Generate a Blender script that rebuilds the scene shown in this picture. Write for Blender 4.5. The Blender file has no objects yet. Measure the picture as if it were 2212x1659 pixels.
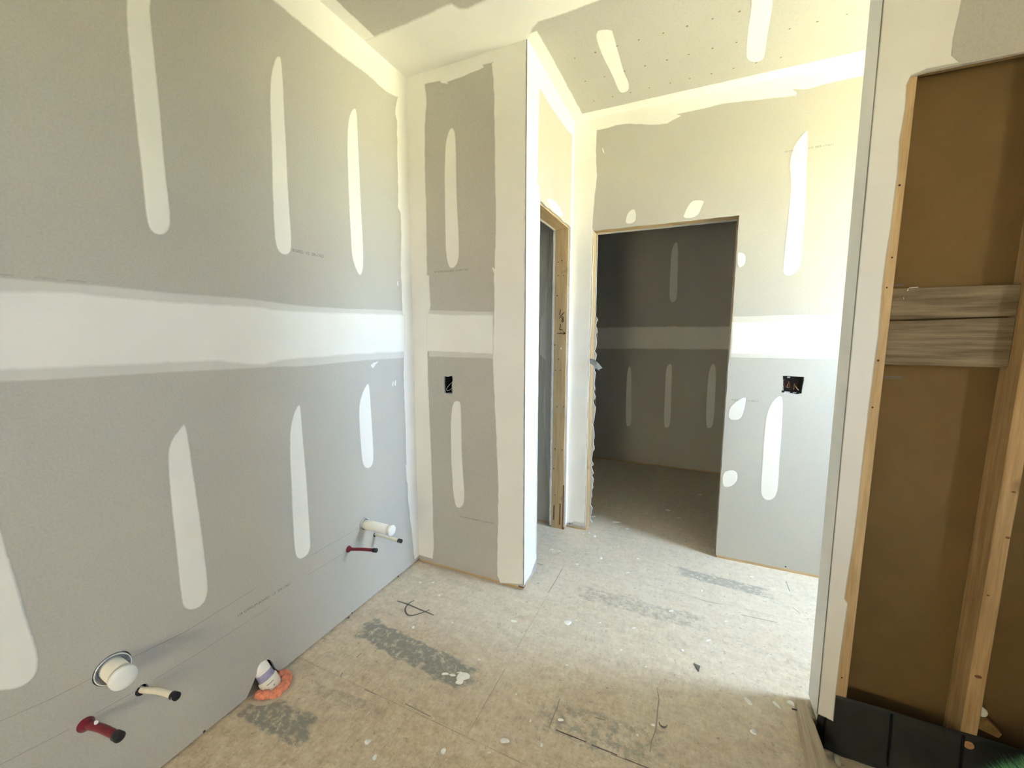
import bpy, bmesh, math, random
from mathutils import Vector, Matrix
from mathutils.geometry import tessellate_polygon
rnd = random.Random(7)
C = bpy.context.scene.collection
scene = bpy.context.scene

# ---------------- camera ----------------
cam = bpy.data.cameras.new('camera'); cam.sensor_width = 36; cam.lens = 869.563/2212*36
cam.clip_start = .02
cam_o = bpy.data.objects.new('camera', cam); C.objects.link(cam_o)
yaw, pitch, roll = 0.424564636, -0.119398149, 0.002440380
fw = Vector((-math.sin(yaw)*math.cos(pitch), math.cos(yaw)*math.cos(pitch), math.sin(pitch)))
rt = Vector((math.cos(yaw), math.sin(yaw), 0)); up = rt.cross(fw)
r2 = rt*math.cos(roll)+up*math.sin(roll); u2 = -rt*math.sin(roll)+up*math.cos(roll)
m = Matrix((r2, u2, -fw)).transposed().to_4x4(); m.translation = (0, 0, 1.38)
cam_o.matrix_world = m
scene.camera = cam_o

# ---------------- sky, sun, exposure ----------------
w = bpy.data.worlds.new('sky'); scene.world = w; w.use_nodes = True
bg = w.node_tree.nodes['Background']; bg.inputs[0].default_value = (.55, .74, 1.0, 1); bg.inputs[1].default_value = 2.2
sun = bpy.data.lights.new('sun', 'SUN'); sun.energy = 13.5; sun.angle = .01; sun.color = (1, .91, .70)
so = bpy.data.objects.new('sun', sun); C.objects.link(so)
so.rotation_euler = (math.radians(-42), math.radians(-8), 0)
def portal(name, loc, rot, sx, sy):
    l = bpy.data.lights.new(name, 'AREA'); l.shape = 'RECTANGLE'; l.size = sx; l.size_y = sy
    l.cycles.is_portal = True
    o = bpy.data.objects.new(name, l); C.objects.link(o); o.location = loc; o.rotation_euler = rot
WIN1 = (1.86, 2.46, 1.10, 2.28)      # right wall window: y0 y1 z0 z1
WIN2 = (-.10, .20, 1.30, 2.20)      # right wall window nearer the camera: y0 y1 z0 z1
WIN3 = (-.85, -.35, .75, 1.35)     # rear wall window behind the camera: x0 x1 z0 z1
XR, YR = 2.0, -1.9
portal('portal_side', (XR+.14, (WIN1[0]+WIN1[1])/2, (WIN1[2]+WIN1[3])/2), (0, math.radians(90), 0), WIN1[3]-WIN1[2], WIN1[1]-WIN1[0])
portal('portal_near', (XR+.14, (WIN2[0]+WIN2[1])/2, (WIN2[2]+WIN2[3])/2), (0, math.radians(90), 0), WIN2[3]-WIN2[2], WIN2[1]-WIN2[0])
portal('portal_rear', ((WIN3[0]+WIN3[1])/2, YR-.14, (WIN3[2]+WIN3[3])/2), (math.radians(90), 0, 0), WIN3[1]-WIN3[0], WIN3[3]-WIN3[2])
vs = scene.view_settings; vs.view_transform = 'Standard'; vs.look = 'None'; vs.gamma = 1; vs.use_curve_mapping = False
vs.exposure = 4.82
cy = scene.cycles; cy.use_denoising = True; cy.max_bounces = 14; cy.diffuse_bounces = 12; cy.sample_clamp_indirect = 0

XL, Y1, X1, Y2, ZC, YP, YF = -1.481, 1.891, -.782, 2.70, 2.748, 1.62, 4.45
D = {
 'strips_left': [[(0.7003,2.508),(0.7608,2.558),(0.7423,2.3404),(0.7349,2.3059),(0.7385,2.163),(0.737,1.9813),(0.7376,1.8481),(0.7406,1.7396),(0.7348,1.6994),(0.7111,1.6748),(0.6837,1.6796),(0.6748,1.7226),(0.6763,1.8276),(0.6743,2.0043),(0.6745,2.1273),(0.6751,2.238)],[(1.1287,2.4167),(1.1483,2.426),(1.1518,2.4005),(1.1529,2.3285),(1.1488,2.1243),(1.1463,1.8939),(1.1487,1.7514),(1.1412,1.7028),(1.1118,1.6882),(1.0851,1.6997),(1.0747,1.7361),(1.0788,1.9289),(1.0875,2.132),(1.091,2.251),(1.1019,2.3404),(1.1167,2.384)],[(1.5153,2.4216),(1.5256,2.4022),(1.5255,2.2378),(1.5277,2.0282),(1.5313,1.8128),(1.5278,1.7063),(1.5069,1.6573),(1.4786,1.6815),(1.4535,1.7464),(1.4526,1.9231),(1.4536,2.1289),(1.4591,2.2759),(1.4729,2.3617),(1.4952,2.404)],[(0.7205,1.0988),(0.7272,1.0838),(0.731,1.033),(0.7352,0.9175),(0.7412,0.785),(0.7457,0.6634),(0.7481,0.5319),(0.7399,0.4814),(0.7152,0.4628),(0.6851,0.4725),(0.6657,0.4987),(0.6656,0.594),(0.6659,0.7227),(0.6648,0.8613),(0.6679,0.9882),(0.6723,1.0233),(0.6836,1.0567),(0.7033,1.0797)],[(1.1405,1.0971),(1.1443,1.0607),(1.1457,0.9233),(1.151,0.7568),(1.1507,0.6135),(1.1511,0.4765),(1.1482,0.4608),(1.1341,0.4333),(1.0928,0.4337),(1.0728,0.4653),(1.0721,0.5818),(1.0775,0.7828),(1.0778,0.8852),(1.0861,0.9931),(1.1048,1.0558),(1.1242,1.0878)],[(1.5309,1.147),(1.5386,1.0984),(1.5409,0.9723),(1.5452,0.8535),(1.5465,0.7536),(1.5349,0.7118),(1.4977,0.7053),(1.4673,0.7322),(1.4601,0.8259),(1.4558,0.969),(1.4601,1.0432),(1.4814,1.0962),(1.5083,1.1305)],[(0.3237,0.9488),(0.3272,0.9266),(0.3324,0.8621),(0.3404,0.7848),(0.3482,0.674),(0.356,0.5909),(0.3557,0.5447),(0.3458,0.5153),(0.3232,0.5064),(0.289,0.5265),(0.2574,0.5569),(0.2387,0.5991),(0.2401,0.6785),(0.2585,0.8349),(0.2809,0.9342),(0.3038,0.9686)]],
 'smears_left': [[(1.5457,1.2293),(1.5726,1.2438),(1.6064,1.2467),(1.5854,1.2334),(1.5644,1.2127)],[(1.6993,1.109),(1.7097,1.1387),(1.7152,1.1278),(1.7081,1.1059)],[(1.7205,1.1118),(1.728,1.142),(1.7351,1.1309),(1.7292,1.1035)],[(1.7652,1.669),(1.7774,1.6705),(1.7762,1.6454),(1.7654,1.6422)]],
 'seam_left_out': [(0.2307,1.5166),(0.3831,1.5135),(0.4002,1.5135),(0.4747,1.5138),(0.5454,1.5149),(0.6253,1.5134),(0.6926,1.5122),(0.8224,1.5129),(0.9458,1.5143),(1.0447,1.5086),(1.1742,1.5034),(1.3674,1.5041),(1.6068,1.5126),(1.8268,1.5175),(1.8149,1.2539),(1.7672,1.2531),(1.466,1.2546),(1.2022,1.2496),(1.0341,1.2559),(0.8933,1.2571),(0.7471,1.2621),(0.6035,1.2627),(0.4862,1.2632),(0.3596,1.2667),(0.2053,1.264)],
 'seam_left_in': [(0.2278,1.4875),(0.3802,1.4831),(0.5069,1.4912),(0.7143,1.4831),(1.0062,1.4863),(1.0502,1.4792),(1.2646,1.4817),(1.8258,1.4968),(1.8165,1.2876),(1.3542,1.2869),(1.059,1.2778),(0.9973,1.2656),(0.8761,1.2816),(0.8339,1.2906),(0.6983,1.2924),(0.5255,1.2928),(0.3621,1.2931),(0.2076,1.2871)],
 'corner_left': [(1.8159,2.6203),(1.7896,2.5256),(1.8027,2.495),(1.7978,2.298),(1.7971,2.1559),(1.7895,2.0581),(1.8111,2.035),(1.8134,1.9181),(1.7987,1.7669),(1.8019,1.6672),(1.8028,1.5162),(1.815,1.4342),(1.7672,1.2531),(1.7947,1.162),(1.7992,0.9033),(1.7977,0.683),(1.8069,0.511),(1.7963,0.6513),(1.803,0.4223),(1.8347,0.151),(1.8475,0.0302)],
 'top_left': [(1.1236,2.6007),(1.2483,2.5984),(1.434,2.597),(1.6017,2.6043),(1.7298,2.5948),(1.7861,2.6036),(1.8159,2.6203)],
 'jut_left': [(-1.3899,2.6857),(-1.358,2.6742),(-1.3492,2.607),(-1.3633,2.4863),(-1.3692,2.2771),(-1.3675,2.0615),(-1.3704,1.7153),(-1.3568,1.7093),(-1.3512,1.5497),(-1.3622,1.5039),(-1.38,1.2695),(-1.3782,1.0655),(-1.3717,0.7582),(-1.3666,0.3767),(-1.3657,0.1139),(-1.3752,0.038),(-1.4845,0.0114)],
 'jut_right': [(-0.9682,2.689),(-0.9593,2.612),(-0.9553,2.4441),(-0.9514,2.2104),(-0.9474,1.9703),(-0.9549,1.7078),(-0.961,1.7284),(-0.9593,1.5171),(-0.9688,1.2675),(-0.9607,1.09),(-0.9489,0.864),(-0.9369,0.5743),(-0.9399,0.3341),(-0.9442,0.1492),(-0.9444,0.0495),(-0.9249,0.0046)],
 'jut_top': [(-1.3899,2.6857),(-1.3417,2.6866),(-1.2687,2.6815),(-1.2587,2.6672),(-1.2132,2.6525),(-1.216,2.665),(-1.1286,2.6677),(-1.005,2.6817),(-1.0142,2.6931),(-0.9682,2.6905)],
 'jut_seam': [(-1.373,1.5238),(-1.2012,1.5163),(-0.9593,1.5064),(-0.9601,1.2567),(-1.0995,1.2587),(-1.373,1.2602)],
 'jut_seam_in': [(-1.3807,1.5043),(-1.2016,1.4916),(-0.9594,1.4903),(-0.9601,1.2809),(-1.0992,1.287),(-1.3866,1.2908)],
 'strips_jut': [[(-1.1967,2.4494),(-1.1771,2.4173),(-1.1735,2.3276),(-1.1735,2.2047),(-1.1701,2.0376),(-1.1624,1.8672),(-1.1639,1.7727),(-1.2044,1.7319),(-1.2359,1.7515),(-1.2503,1.8315),(-1.2511,2.0474),(-1.2497,2.2162),(-1.239,2.3802),(-1.2174,2.4332)],[(-1.2098,1.02),(-1.1756,1.0223),(-1.1625,0.9962),(-1.162,0.8421),(-1.1602,0.6856),(-1.1523,0.5645),(-1.1466,0.4791),(-1.1528,0.4221),(-1.1853,0.391),(-1.2133,0.4048),(-1.2286,0.5027),(-1.2368,0.6755),(-1.236,0.8708),(-1.2271,0.9735)]],
 'jr_bead': [(2.0657,2.6313),(2.0508,2.4819),(2.0432,2.1562),(2.0478,1.9917),(2.0688,1.89),(2.088,1.4707),(2.0743,1.1038),(2.0673,0.7245)],
 'jr_top': [(2.0659,2.6235),(2.2503,2.6164),(2.5353,2.6327),(2.723,2.6578)],
 'jr_corner': [(2.723,2.6578),(2.7048,2.4753),(2.7085,2.3197),(2.6925,2.1565),(2.6424,1.9264),(2.6563,1.4922),(2.666,1.1909),(2.6811,0.7198),(2.7552,0.0304)],
 'jr_patch': [(2.2275,2.1469),(2.3153,2.1574),(2.4103,2.1517),(2.4789,2.1266),(2.4805,2.1003),(2.3973,2.0906),(2.2296,2.0966),(2.1867,2.1198)],
 'bk_left': [(-0.6346,2.6707),(-0.6367,2.5513),(-0.6249,2.3978),(-0.6351,2.2971),(-0.6479,2.0804)],
 'bk_top': [(-0.6346,2.6707),(-0.5611,2.6712),(-0.5098,2.6758),(-0.429,2.6675),(-0.3012,2.6374),(-0.1707,2.6382),(-0.2929,2.6376),(-0.2173,2.6272),(-0.1365,2.6568),(-0.1642,2.6689),(-0.0836,2.6684),(0.0791,2.6735),(0.2262,2.6569),(0.3657,2.6428),(0.418,2.6393),(0.4229,2.6521),(0.4006,2.676),(0.453,2.6599),(0.5934,2.6672),(0.7071,2.6687),(0.9128,2.6692)],
 'strips_back': [[(0.4806,2.4636),(0.4876,2.4375),(0.4918,2.3121),(0.4959,2.2275),(0.5017,2.0993),(0.5032,1.9265),(0.506,1.7859),(0.4947,1.7334),(0.4619,1.7103),(0.4306,1.7148),(0.4196,1.7381),(0.4229,1.9343),(0.4252,2.0657),(0.4267,2.1522),(0.4222,2.2472),(0.4115,2.2916),(0.419,2.3666),(0.4348,2.4058),(0.4617,2.4424)],[(0.4405,1.0404),(0.4704,1.0453),(0.4766,0.9558),(0.4807,0.8095),(0.4812,0.6608),(0.485,0.4798),(0.4696,0.4312),(0.4331,0.4123),(0.4035,0.4351),(0.3957,0.4958),(0.3934,0.7249),(0.3941,0.9047),(0.4077,0.9797)]],
 'patches_back': [[(-0.3856,2.1696),(-0.3737,2.1338),(-0.3778,2.0816),(-0.4387,2.0776),(-0.4374,2.126),(-0.4156,2.1613)],[(-0.0506,2.1769),(0.0101,2.1663),(-0.0018,2.1397),(-0.0251,2.0748),(-0.1069,2.074),(-0.0951,2.1157),(-0.0766,2.1562)],[(0.208,1.8597),(0.234,1.8438),(0.24,1.8086),(0.2318,1.7785),(0.1973,1.7668),(0.192,1.854)],[(0.2906,1.0383),(0.2883,0.9708),(0.2736,0.8941),(0.2352,0.8785),(0.2028,0.8879),(0.2019,0.9491),(0.2286,0.989)],[(0.2266,0.5747),(0.26,0.5764),(0.2777,0.5476),(0.2713,0.4994),(0.2332,0.4616),(0.1963,0.4636),(0.1913,0.5506)]],
 'smears_back': [[(-0.5998,2.5648),(-0.5911,2.5532),(-0.5864,2.5375),(-0.5796,2.5234),(-0.5903,2.5282),(-0.5993,2.5447)]],
 'seam_back': [(0.1851,1.5003),(0.4328,1.5),(0.6666,1.5009),(0.8692,1.502),(0.8906,1.2555),(0.6861,1.2526),(0.4503,1.2476),(0.1873,1.242)],
 'seam_back_in': [(0.1873,1.4625),(0.4351,1.4666),(0.6691,1.469),(0.8719,1.4713),(0.8883,1.2829),(0.6839,1.281),(0.4483,1.2773),(0.1855,1.2732)],
 'seam_far': [(-1.288,1.4756),(-1.0314,1.4767),(-0.3773,1.4828),(0.3109,1.48),(0.5201,1.4784),(0.5347,1.2516),(0.3031,1.2478),(-0.3669,1.2393),(-1.025,1.234),(-1.2831,1.2328)],
 'strips_far': [[(-0.2352,2.3142),(-0.2,2.3038),(-0.1904,2.0065),(-0.185,1.747),(-0.2234,1.7108),(-0.2626,1.7371),(-0.268,2.0112),(-0.2664,2.2319)],[(-0.6527,1.0459),(-0.6063,1.0664),(-0.5932,0.7081),(-0.5783,0.4469),(-0.6107,0.388),(-0.6489,0.4124),(-0.6558,0.7591)],[(-0.2381,1.094),(-0.1998,1.1003),(-0.1949,0.7875),(-0.1851,0.4697),(-0.2191,0.4073),(-0.2626,0.4355),(-0.2607,0.7834),(-0.2651,1.0462)],[(0.1397,1.0982),(0.2007,1.1249),(0.214,0.8883),(0.2181,0.4945),(0.1754,0.4465),(0.1395,0.4741),(0.1284,0.8074)],[(-1.1036,0.988),(-1.0048,1.0058),(-0.9802,0.824),(-0.9708,0.4827),(-1.018,0.4353),(-1.0903,0.4434)]],
 'niche_coat': [(-0.8924,2.092),(-0.9234,2.044),(-0.9522,1.8011),(-0.9703,1.5584),(-1.0062,1.4972),(-1.0033,1.2457),(-0.9606,1.1992),(-0.9733,0.8608),(-0.952,0.5326),(-0.9083,0.1155),(-0.86,0.1074)],
 'strips_ceil': [[(-0.4806,1.9788),(-0.4601,1.9715),(-0.412,1.993),(-0.4112,2.021),(-0.411,2.1149),(-0.4115,2.3163),(-0.3981,2.4301),(-0.4125,2.4984),(-0.4543,2.5004),(-0.467,2.4655),(-0.4723,2.3189),(-0.4911,2.1554),(-0.4933,2.0184)],[(0.1248,1.9095),(0.1878,1.9378),(0.2204,2.1024),(0.2258,2.2003),(0.2283,2.3076),(0.2402,2.4697),(0.2344,2.5069),(0.1988,2.5113),(0.1621,2.4745),(0.1514,2.4171),(0.1403,2.2243),(0.1414,2.1426)]],
 'ceil_seam_up': [(-1.4314,1.5808),(-1.2952,1.5809),(-1.1293,1.5778),(-1.0209,1.5687),(-0.9909,1.5729),(-0.9729,1.6091),(-0.9472,1.6206),(-0.8546,1.6112),(-0.7504,1.614)],
 'ceil_seam_lo': [(-0.6952,1.8181),(-0.6081,1.8214),(-0.4972,1.8176),(-0.3924,1.814),(-0.2611,1.8082)],
 'ceil_left': [(-1.4121,1.3702),(-1.4149,1.4325),(-1.4464,1.5856),(-1.4513,1.2131)],
 'screws_ceil': [(-0.1046,2.1092),(-0.2046,2.1113),(-0.3106,2.1096),(-0.41,2.1093),(-0.514,2.1101),(-0.6166,2.1097),(-0.7186,2.1103),(-0.099,2.3113),(-0.2001,2.3096),(-0.3048,2.3109),(-0.4064,2.3112),(-0.5106,2.3124),(-0.6137,2.3097),(-0.7165,2.3088),(-0.1952,2.5128),(-0.3035,2.5117),(-0.4055,2.5136),(-0.5054,2.5129),(-0.6128,2.5123),(-0.204,2.1105),(-0.1041,2.1115),(-0.0027,2.1101),(0.0999,2.1123),(-0.1015,2.3102),(0.0043,2.3108),(0.105,2.3123),(0.3139,2.315),(0.4156,2.314),(0.52,2.3173),(-0.1963,2.5124),(-0.0986,2.5136),(0.0059,2.5179),(0.1086,2.5158),(0.2081,2.5155),(0.3139,2.5185)],
 'shower_coat_edge': [(0.6155,2.3225),(0.618,2.2969),(0.6153,2.256),(0.6126,2.2315),(0.6103,2.2026),(0.6111,2.1597),(0.6195,2.1438)],
 'outlet_jut': [(-1.2741,1.1526),(-1.2587,1.1532),(-1.2526,1.1509),(-1.2372,1.1542),(-1.219,1.1575),(-1.2163,1.137),(-1.2196,1.1213),(-1.223,1.1003),(-1.2203,1.0849),(-1.2175,1.072),(-1.2238,1.0559),(-1.2361,1.0526),(-1.2576,1.0539),(-1.2729,1.0582),(-1.2765,1.1079)],
 'outlet_back': [(0.4627,1.1577),(0.4824,1.1585),(0.5152,1.1574),(0.5626,1.1568),(0.5641,1.1362),(0.5602,1.1022),(0.5588,1.063),(0.5377,1.0564),(0.5002,1.062),(0.4626,1.0624),(0.4658,1.0812),(0.4678,1.1157),(0.4652,1.1367)],
 'drips': [(-0.736,1.6514),(-0.4933,1.7516),(-0.467,2.3882),(-0.611,2.6823),(-0.5677,2.6512),(0.2541,1.6272),(0.3493,1.6536),(0.4003,1.6852),(0.2578,1.4981),(-0.5254,1.1078),(-0.7916,1.2729),(-0.6974,0.9903),(-0.9507,0.9108),(-1.1793,1.6655),(-1.1547,1.4156),(-1.2758,1.7468),(-1.3421,1.7165),(-0.5545,1.0504),(-0.4711,1.2115),(-0.3732,1.2599),(-0.2908,2.3),(-0.2555,2.4792),(-0.5862,2.2604),(-0.7307,2.3635),(-0.7797,2.3598),(-0.391,2.5759),(-0.8241,2.272),(-0.4588,1.7849),(0.083,2.4207),(0.1009,2.2935),(-0.1959,1.8462),(0.0187,1.7944),(0.123,1.9048),(-0.1188,1.6353),(-0.4221,1.505),(0.1307,1.9114),(0.2067,2.0815),(0.3683,2.556),(-0.0662,1.3786),(-0.0399,2.0493),(-0.6433,2.6528),(0.1778,2.7917),(-0.2278,1.6849),(-0.5616,1.2886),(-1.0013,1.5198),(-0.8904,0.8813),(-0.774,1.3768),(-0.3503,1.8168),(-0.4042,1.1456),(-0.1126,1.3169)],
 'closet_drips': [(0.1077,3.775),(-0.128,3.3133),(-0.0453,3.1975),(-0.4708,2.9263),(-0.3765,2.8577),(-0.6495,2.9466)],
 'scratches': [[(-0.6552,1.9307),(-0.6513,2.0463),(-0.6535,2.1758)],[(-0.067,1.2738),(-0.0652,1.3172),(-0.0557,1.3665),(-0.0566,1.4542),(-0.055,1.4973),(-0.0675,1.5477)],[(-0.4006,1.2114),(-0.4022,1.2467),(-0.3996,1.298),(-0.402,1.3393)],[(-0.3781,1.2161),(-0.3192,1.2157)],[(0.5398,2.5858),(0.5395,2.4851)],[(-0.1841,1.214),(-0.1395,1.2165)],[(-0.2623,1.3202),(-0.2249,1.3255)],[(-1.2534,1.0849),(-1.244,1.0643)],[(-0.9274,1.0786),(-0.8089,1.0753)],[(-1.1117,1.0629),(-1.0558,1.0635)],[(-1.2589,1.192),(-1.2617,1.1683)],[(0.2772,2.1641),(0.4355,2.1753)],[(0.0552,2.2124),(0.1327,2.2065),(0.1976,2.212)],[(0.5253,2.338),(0.5493,2.2994)]],
 'arc': [(-1.2745,1.5762),(-1.2824,1.5484),(-1.2765,1.5117),(-1.2562,1.4866),(-1.2283,1.4734),(-1.2053,1.4839),(-1.1865,1.5036),(-1.1652,1.5319),(-1.1565,1.5511)],
 'arcl': [(-1.3515,1.537),(-1.2864,1.5385),(-1.1928,1.5307),(-1.1133,1.5259)],
 'pencil1': [[(0.282,0.4534),(0.3654,0.4375),(0.4525,0.4306)],[(0.517,0.426),(0.668,0.4089),(0.905,0.4204)],[(1.1215,0.4259),(1.2685,0.4254),(1.4276,0.4256)]],
 'pencil2': [[(0.2717,0.3454),(0.3894,0.3256)],[(0.44,0.3236),(0.5346,0.3151)],[(0.5724,0.3138),(0.7008,0.3082),(0.9564,0.3103)],[(1.1276,0.3457),(1.3402,0.3431)]],
 'screws_left': [(1.6989,0.0097),(1.3558,0.014),(1.3345,0.0037),(0.693,0.0156)],
 'nails_jamb': [(-0.8606,1.8693),(-0.8359,1.8763),(-0.8607,1.782),(-0.8218,1.7797),(-0.8648,1.6498),(-0.8693,1.1428),(-0.8356,1.144),(-0.8539,0.8889),(-0.8039,0.8927),(-0.8637,0.5857),(-0.8112,0.584),(-0.8584,0.248),(-0.8465,1.2205),(-0.8769,1.3178),(-0.8714,0.4411)],
 'ink': [[(-0.8384,1.5574),(-0.842,1.5407),(-0.8472,1.5222)],[(-0.8114,1.5382),(-0.8261,1.5255),(-0.8376,1.5127),(-0.8472,1.496)],[(-0.8198,1.5068),(-0.8285,1.5088),(-0.8303,1.4995),(-0.8215,1.4919),(-0.8166,1.4806),(-0.8232,1.474),(-0.8292,1.4808),(-0.8247,1.4912),(-0.8185,1.4993),(-0.8206,1.5068)],[(-0.8375,1.4603),(-0.8403,1.4416),(-0.8428,1.4228),(-0.8321,1.4208),(-0.8191,1.4208)],[(-0.8634,1.3956),(-0.8356,1.3975),(-0.8049,1.3964)],[(-0.8228,1.4095),(-0.812,1.4028),(-0.8041,1.396),(-0.8138,1.3922),(-0.8236,1.3885)]],
}
# ---------------- helpers ----------------
def tag(o, label=None, cat=None, group=None, kind=None):
    for k, v in (('label', label), ('category', cat), ('group', group), ('kind', kind)):
        if v: o[k] = v
    return o
def obj(name, me, mat, parent=None):
    if isinstance(me, bmesh.types.BMesh):
        bm = me; me = bpy.data.meshes.new(name); bm.to_mesh(me); bm.free()
    for mm in (mat if isinstance(mat, (list, tuple)) else [mat]): me.materials.append(mm)
    o = bpy.data.objects.new(name, me); C.objects.link(o)
    if parent: o.parent = parent
    return o
def empty(name, loc=(0, 0, 0)):
    o = bpy.data.objects.new(name, None); C.objects.link(o); o.empty_display_size = .05; return o
def P3(ax, v, a, b):
    return (v, a, b) if ax == 0 else (a, v, b) if ax == 1 else (a, b, v)
def box(bm, x0, y0, z0, x1, y1, z1, bev=0):
    r = bmesh.ops.create_cube(bm, size=1)
    for v in r['verts']:
        v.co = (x0+(v.co.x+.5)*(x1-x0), y0+(v.co.y+.5)*(y1-y0), z0+(v.co.z+.5)*(z1-z0))
    if bev:
        es = list({e for v in r['verts'] for e in v.link_edges})
        bmesh.ops.bevel(bm, geom=es, offset=bev, segments=1, affect='EDGES')
def boxo(name, a, b, mat, parent=None, bev=0):
    bm = bmesh.new(); box(bm, *a, *b, bev); return obj(name, bm, mat, parent)
def sheet(name, ax, v0, v1, outer, holes, mats, parent=None, front=0):
    """slab between planes v0 and v1 with holes; mats = [face, edge]"""
    bm = bmesh.new(); loops = [outer]+list(holes); flat = [p for l in loops for p in l]
    tris = tessellate_polygon([[Vector((a, b, 0)) for a, b in l] for l in loops])
    A = [bm.verts.new(P3(ax, v0, *p)) for p in flat]; B = [bm.verts.new(P3(ax, v1, *p)) for p in flat]
    for t in tris:
        for S in (A, B):
            try: bm.faces.new([S[i] for i in t]).material_index = 0
            except ValueError: pass
    k = 0
    for l in loops:
        n = len(l)
        for i in range(n):
            a, b = k+i, k+(i+1) % n
            f = bm.faces.new([A[a], A[b], B[b], B[a]]); f.material_index = 1
        k += n
    bmesh.ops.recalc_face_normals(bm, faces=bm.faces)
    return obj(name, bm, mats, parent)
def area2(p): return sum(p[i][0]*p[(i+1) % len(p)][1]-p[(i+1) % len(p)][0]*p[i][1] for i in range(len(p)))/2
def chaikin(p, n=2):
    for _ in range(n):
        q = []
        for i in range(len(p)):
            a, b = p[i], p[(i+1) % len(p)]
            q += [(a[0]*.75+b[0]*.25, a[1]*.75+b[1]*.25), (a[0]*.25+b[0]*.75, a[1]*.25+b[1]*.75)]
        p = q
    return p
def rag(p, step=.03, amp=.002):
    """subdivide and roughen an outline"""
    q = []
    for i in range(len(p)):
        a, b = p[i], p[(i+1) % len(p)]; L = math.hypot(b[0]-a[0], b[1]-a[1]); n = max(1, int(L/step))
        for k in range(n):
            t = k/n; j = amp if k else amp*.3
            q.append((a[0]+(b[0]-a[0])*t+rnd.uniform(-j, j), a[1]+(b[1]-a[1])*t+rnd.uniform(-j, j)))
    return q
def inset(p, d):
    s = 1 if area2(p) > 0 else -1; n = len(p); out = []
    for i in range(n):
        a, b, c = p[i-1], p[i], p[(i+1) % n]
        e1 = Vector((b[0]-a[0], b[1]-a[1])); e2 = Vector((c[0]-b[0], c[1]-b[1]))
        if e1.length < 1e-9 or e2.length < 1e-9: out.append(b); continue
        n1 = Vector((-e1.y, e1.x)).normalized()*s; n2 = Vector((-e2.y, e2.x)).normalized()*s
        m = n1+n2
        m = n1 if m.length < .3 else m.normalized()
        k = d/max(.5, m.dot(n1)); out.append((b[0]+m.x*k, b[1]+m.y*k))
    return out
COUNT = [0]
def coat(name, ax, v, sgn, poly, t, feather, mat, parent, clamp=None):
    """a skim of compound: a low plateau with a feathered rim, standing t proud of the plane"""
    if area2(poly) < 0: poly = poly[::-1]
    COUNT[0] += 1; t += .00016*(COUNT[0] % 8)      # no two coats share a plane where they overlap
    inn = inset(poly, feather)
    bm = bmesh.new(); lay = bm.verts.layers.float.new('cover')
    n = len(poly)
    O = [bm.verts.new(P3(ax, v, *p)) for p in poly]
    K = [bm.verts.new(P3(ax, v+sgn*.00025, *p)) for p in poly]
    I = [bm.verts.new(P3(ax, v+sgn*t, *p)) for p in inn]
    for x in I: x[lay] = 1.0
    for a, b, c in tessellate_polygon([[Vector((x, y, 0)) for x, y in inn]]):
        try: bm.faces.new([I[a], I[b], I[c]])
        except ValueError: pass
    for i in range(n):
        j = (i+1) % n
        for Q in ([O[i], O[j], K[j], K[i]], [K[i], K[j], I[j], I[i]]):
            try: bm.faces.new(Q)
            except ValueError: pass
    nv = Vector(P3(ax, sgn, 0, 0))
    bmesh.ops.recalc_face_normals(bm, faces=bm.faces)
    up_a = sum(f.calc_area()*f.normal.dot(nv) for f in bm.faces)
    if up_a < 0: bmesh.ops.reverse_faces(bm, faces=bm.faces)
    return obj(name, bm, mat, parent)
def frame_of(d):
    d = Vector(d).normalized(); a = Vector((0, 0, 1)) if abs(d.z) < .9 else Vector((1, 0, 0))
    s = d.cross(a).normalized(); return s, s.cross(d).normalized()*-1, d
def lathe(bm, base, d, prof, n=24, cap0=True, cap1=True, sq=(1, 1)):
    """profile [(dist along d, radius)] revolved about base + t d"""
    s, u, d = frame_of(d); base = Vector(base); rings = []
    for t, r in prof:
        rings.append([bm.verts.new(base+d*t+s*(r*sq[0]*math.cos(2*math.pi*k/n))+u*(r*sq[1]*math.sin(2*math.pi*k/n))) for k in range(n)])
    for A, B in zip(rings, rings[1:]):
        for k in range(n):
            f = bm.faces.new([A[k], A[(k+1) % n], B[(k+1) % n], B[k]]); f.smooth = True
    if cap0: bm.faces.new(rings[0][::-1])
    if cap1: bm.faces.new(rings[-1])
    bmesh.ops.recalc_face_normals(bm, faces=bm.faces)
def latheo(name, base, d, prof, mat, parent=None, **k):
    bm = bmesh.new(); lathe(bm, base, d, prof, **k); return obj(name, bm, mat, parent)
def tube(bm, pts, r, n=8):
    pts = [Vector(p) for p in pts]; rings = []
    for i, p in enumerate(pts):
        d = (pts[min(i+1, len(pts)-1)]-pts[max(i-1, 0)]); s, u, _ = frame_of(d)
        rr = r[i] if isinstance(r, (list, tuple)) else r
        rings.append([bm.verts.new(p+s*rr*math.cos(2*math.pi*k/n)+u*rr*math.sin(2*math.pi*k/n)) for k in range(n)])
    for A, B in zip(rings, rings[1:]):
        for k in range(n):
            f = bm.faces.new([A[k], A[(k+1) % n], B[(k+1) % n], B[k]]); f.smooth = True
    bm.faces.new(rings[0][::-1]); bm.faces.new(rings[-1])
    bmesh.ops.recalc_face_normals(bm, faces=bm.faces)
def spline(pts, n=6):
    pts = [Vector(p) for p in pts]; out = []
    for i in range(len(pts)-1):
        p0, p1, p2, p3 = pts[max(i-1, 0)], pts[i], pts[i+1], pts[min(i+2, len(pts)-1)]
        for k in range(n):
            t = k/n; out.append(.5*((2*p1)+(p2-p0)*t+(2*p0-5*p1+4*p2-p3)*t*t+(3*p1-p0-3*p2+p3)*t**3))
    return out+[pts[-1]]
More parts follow.
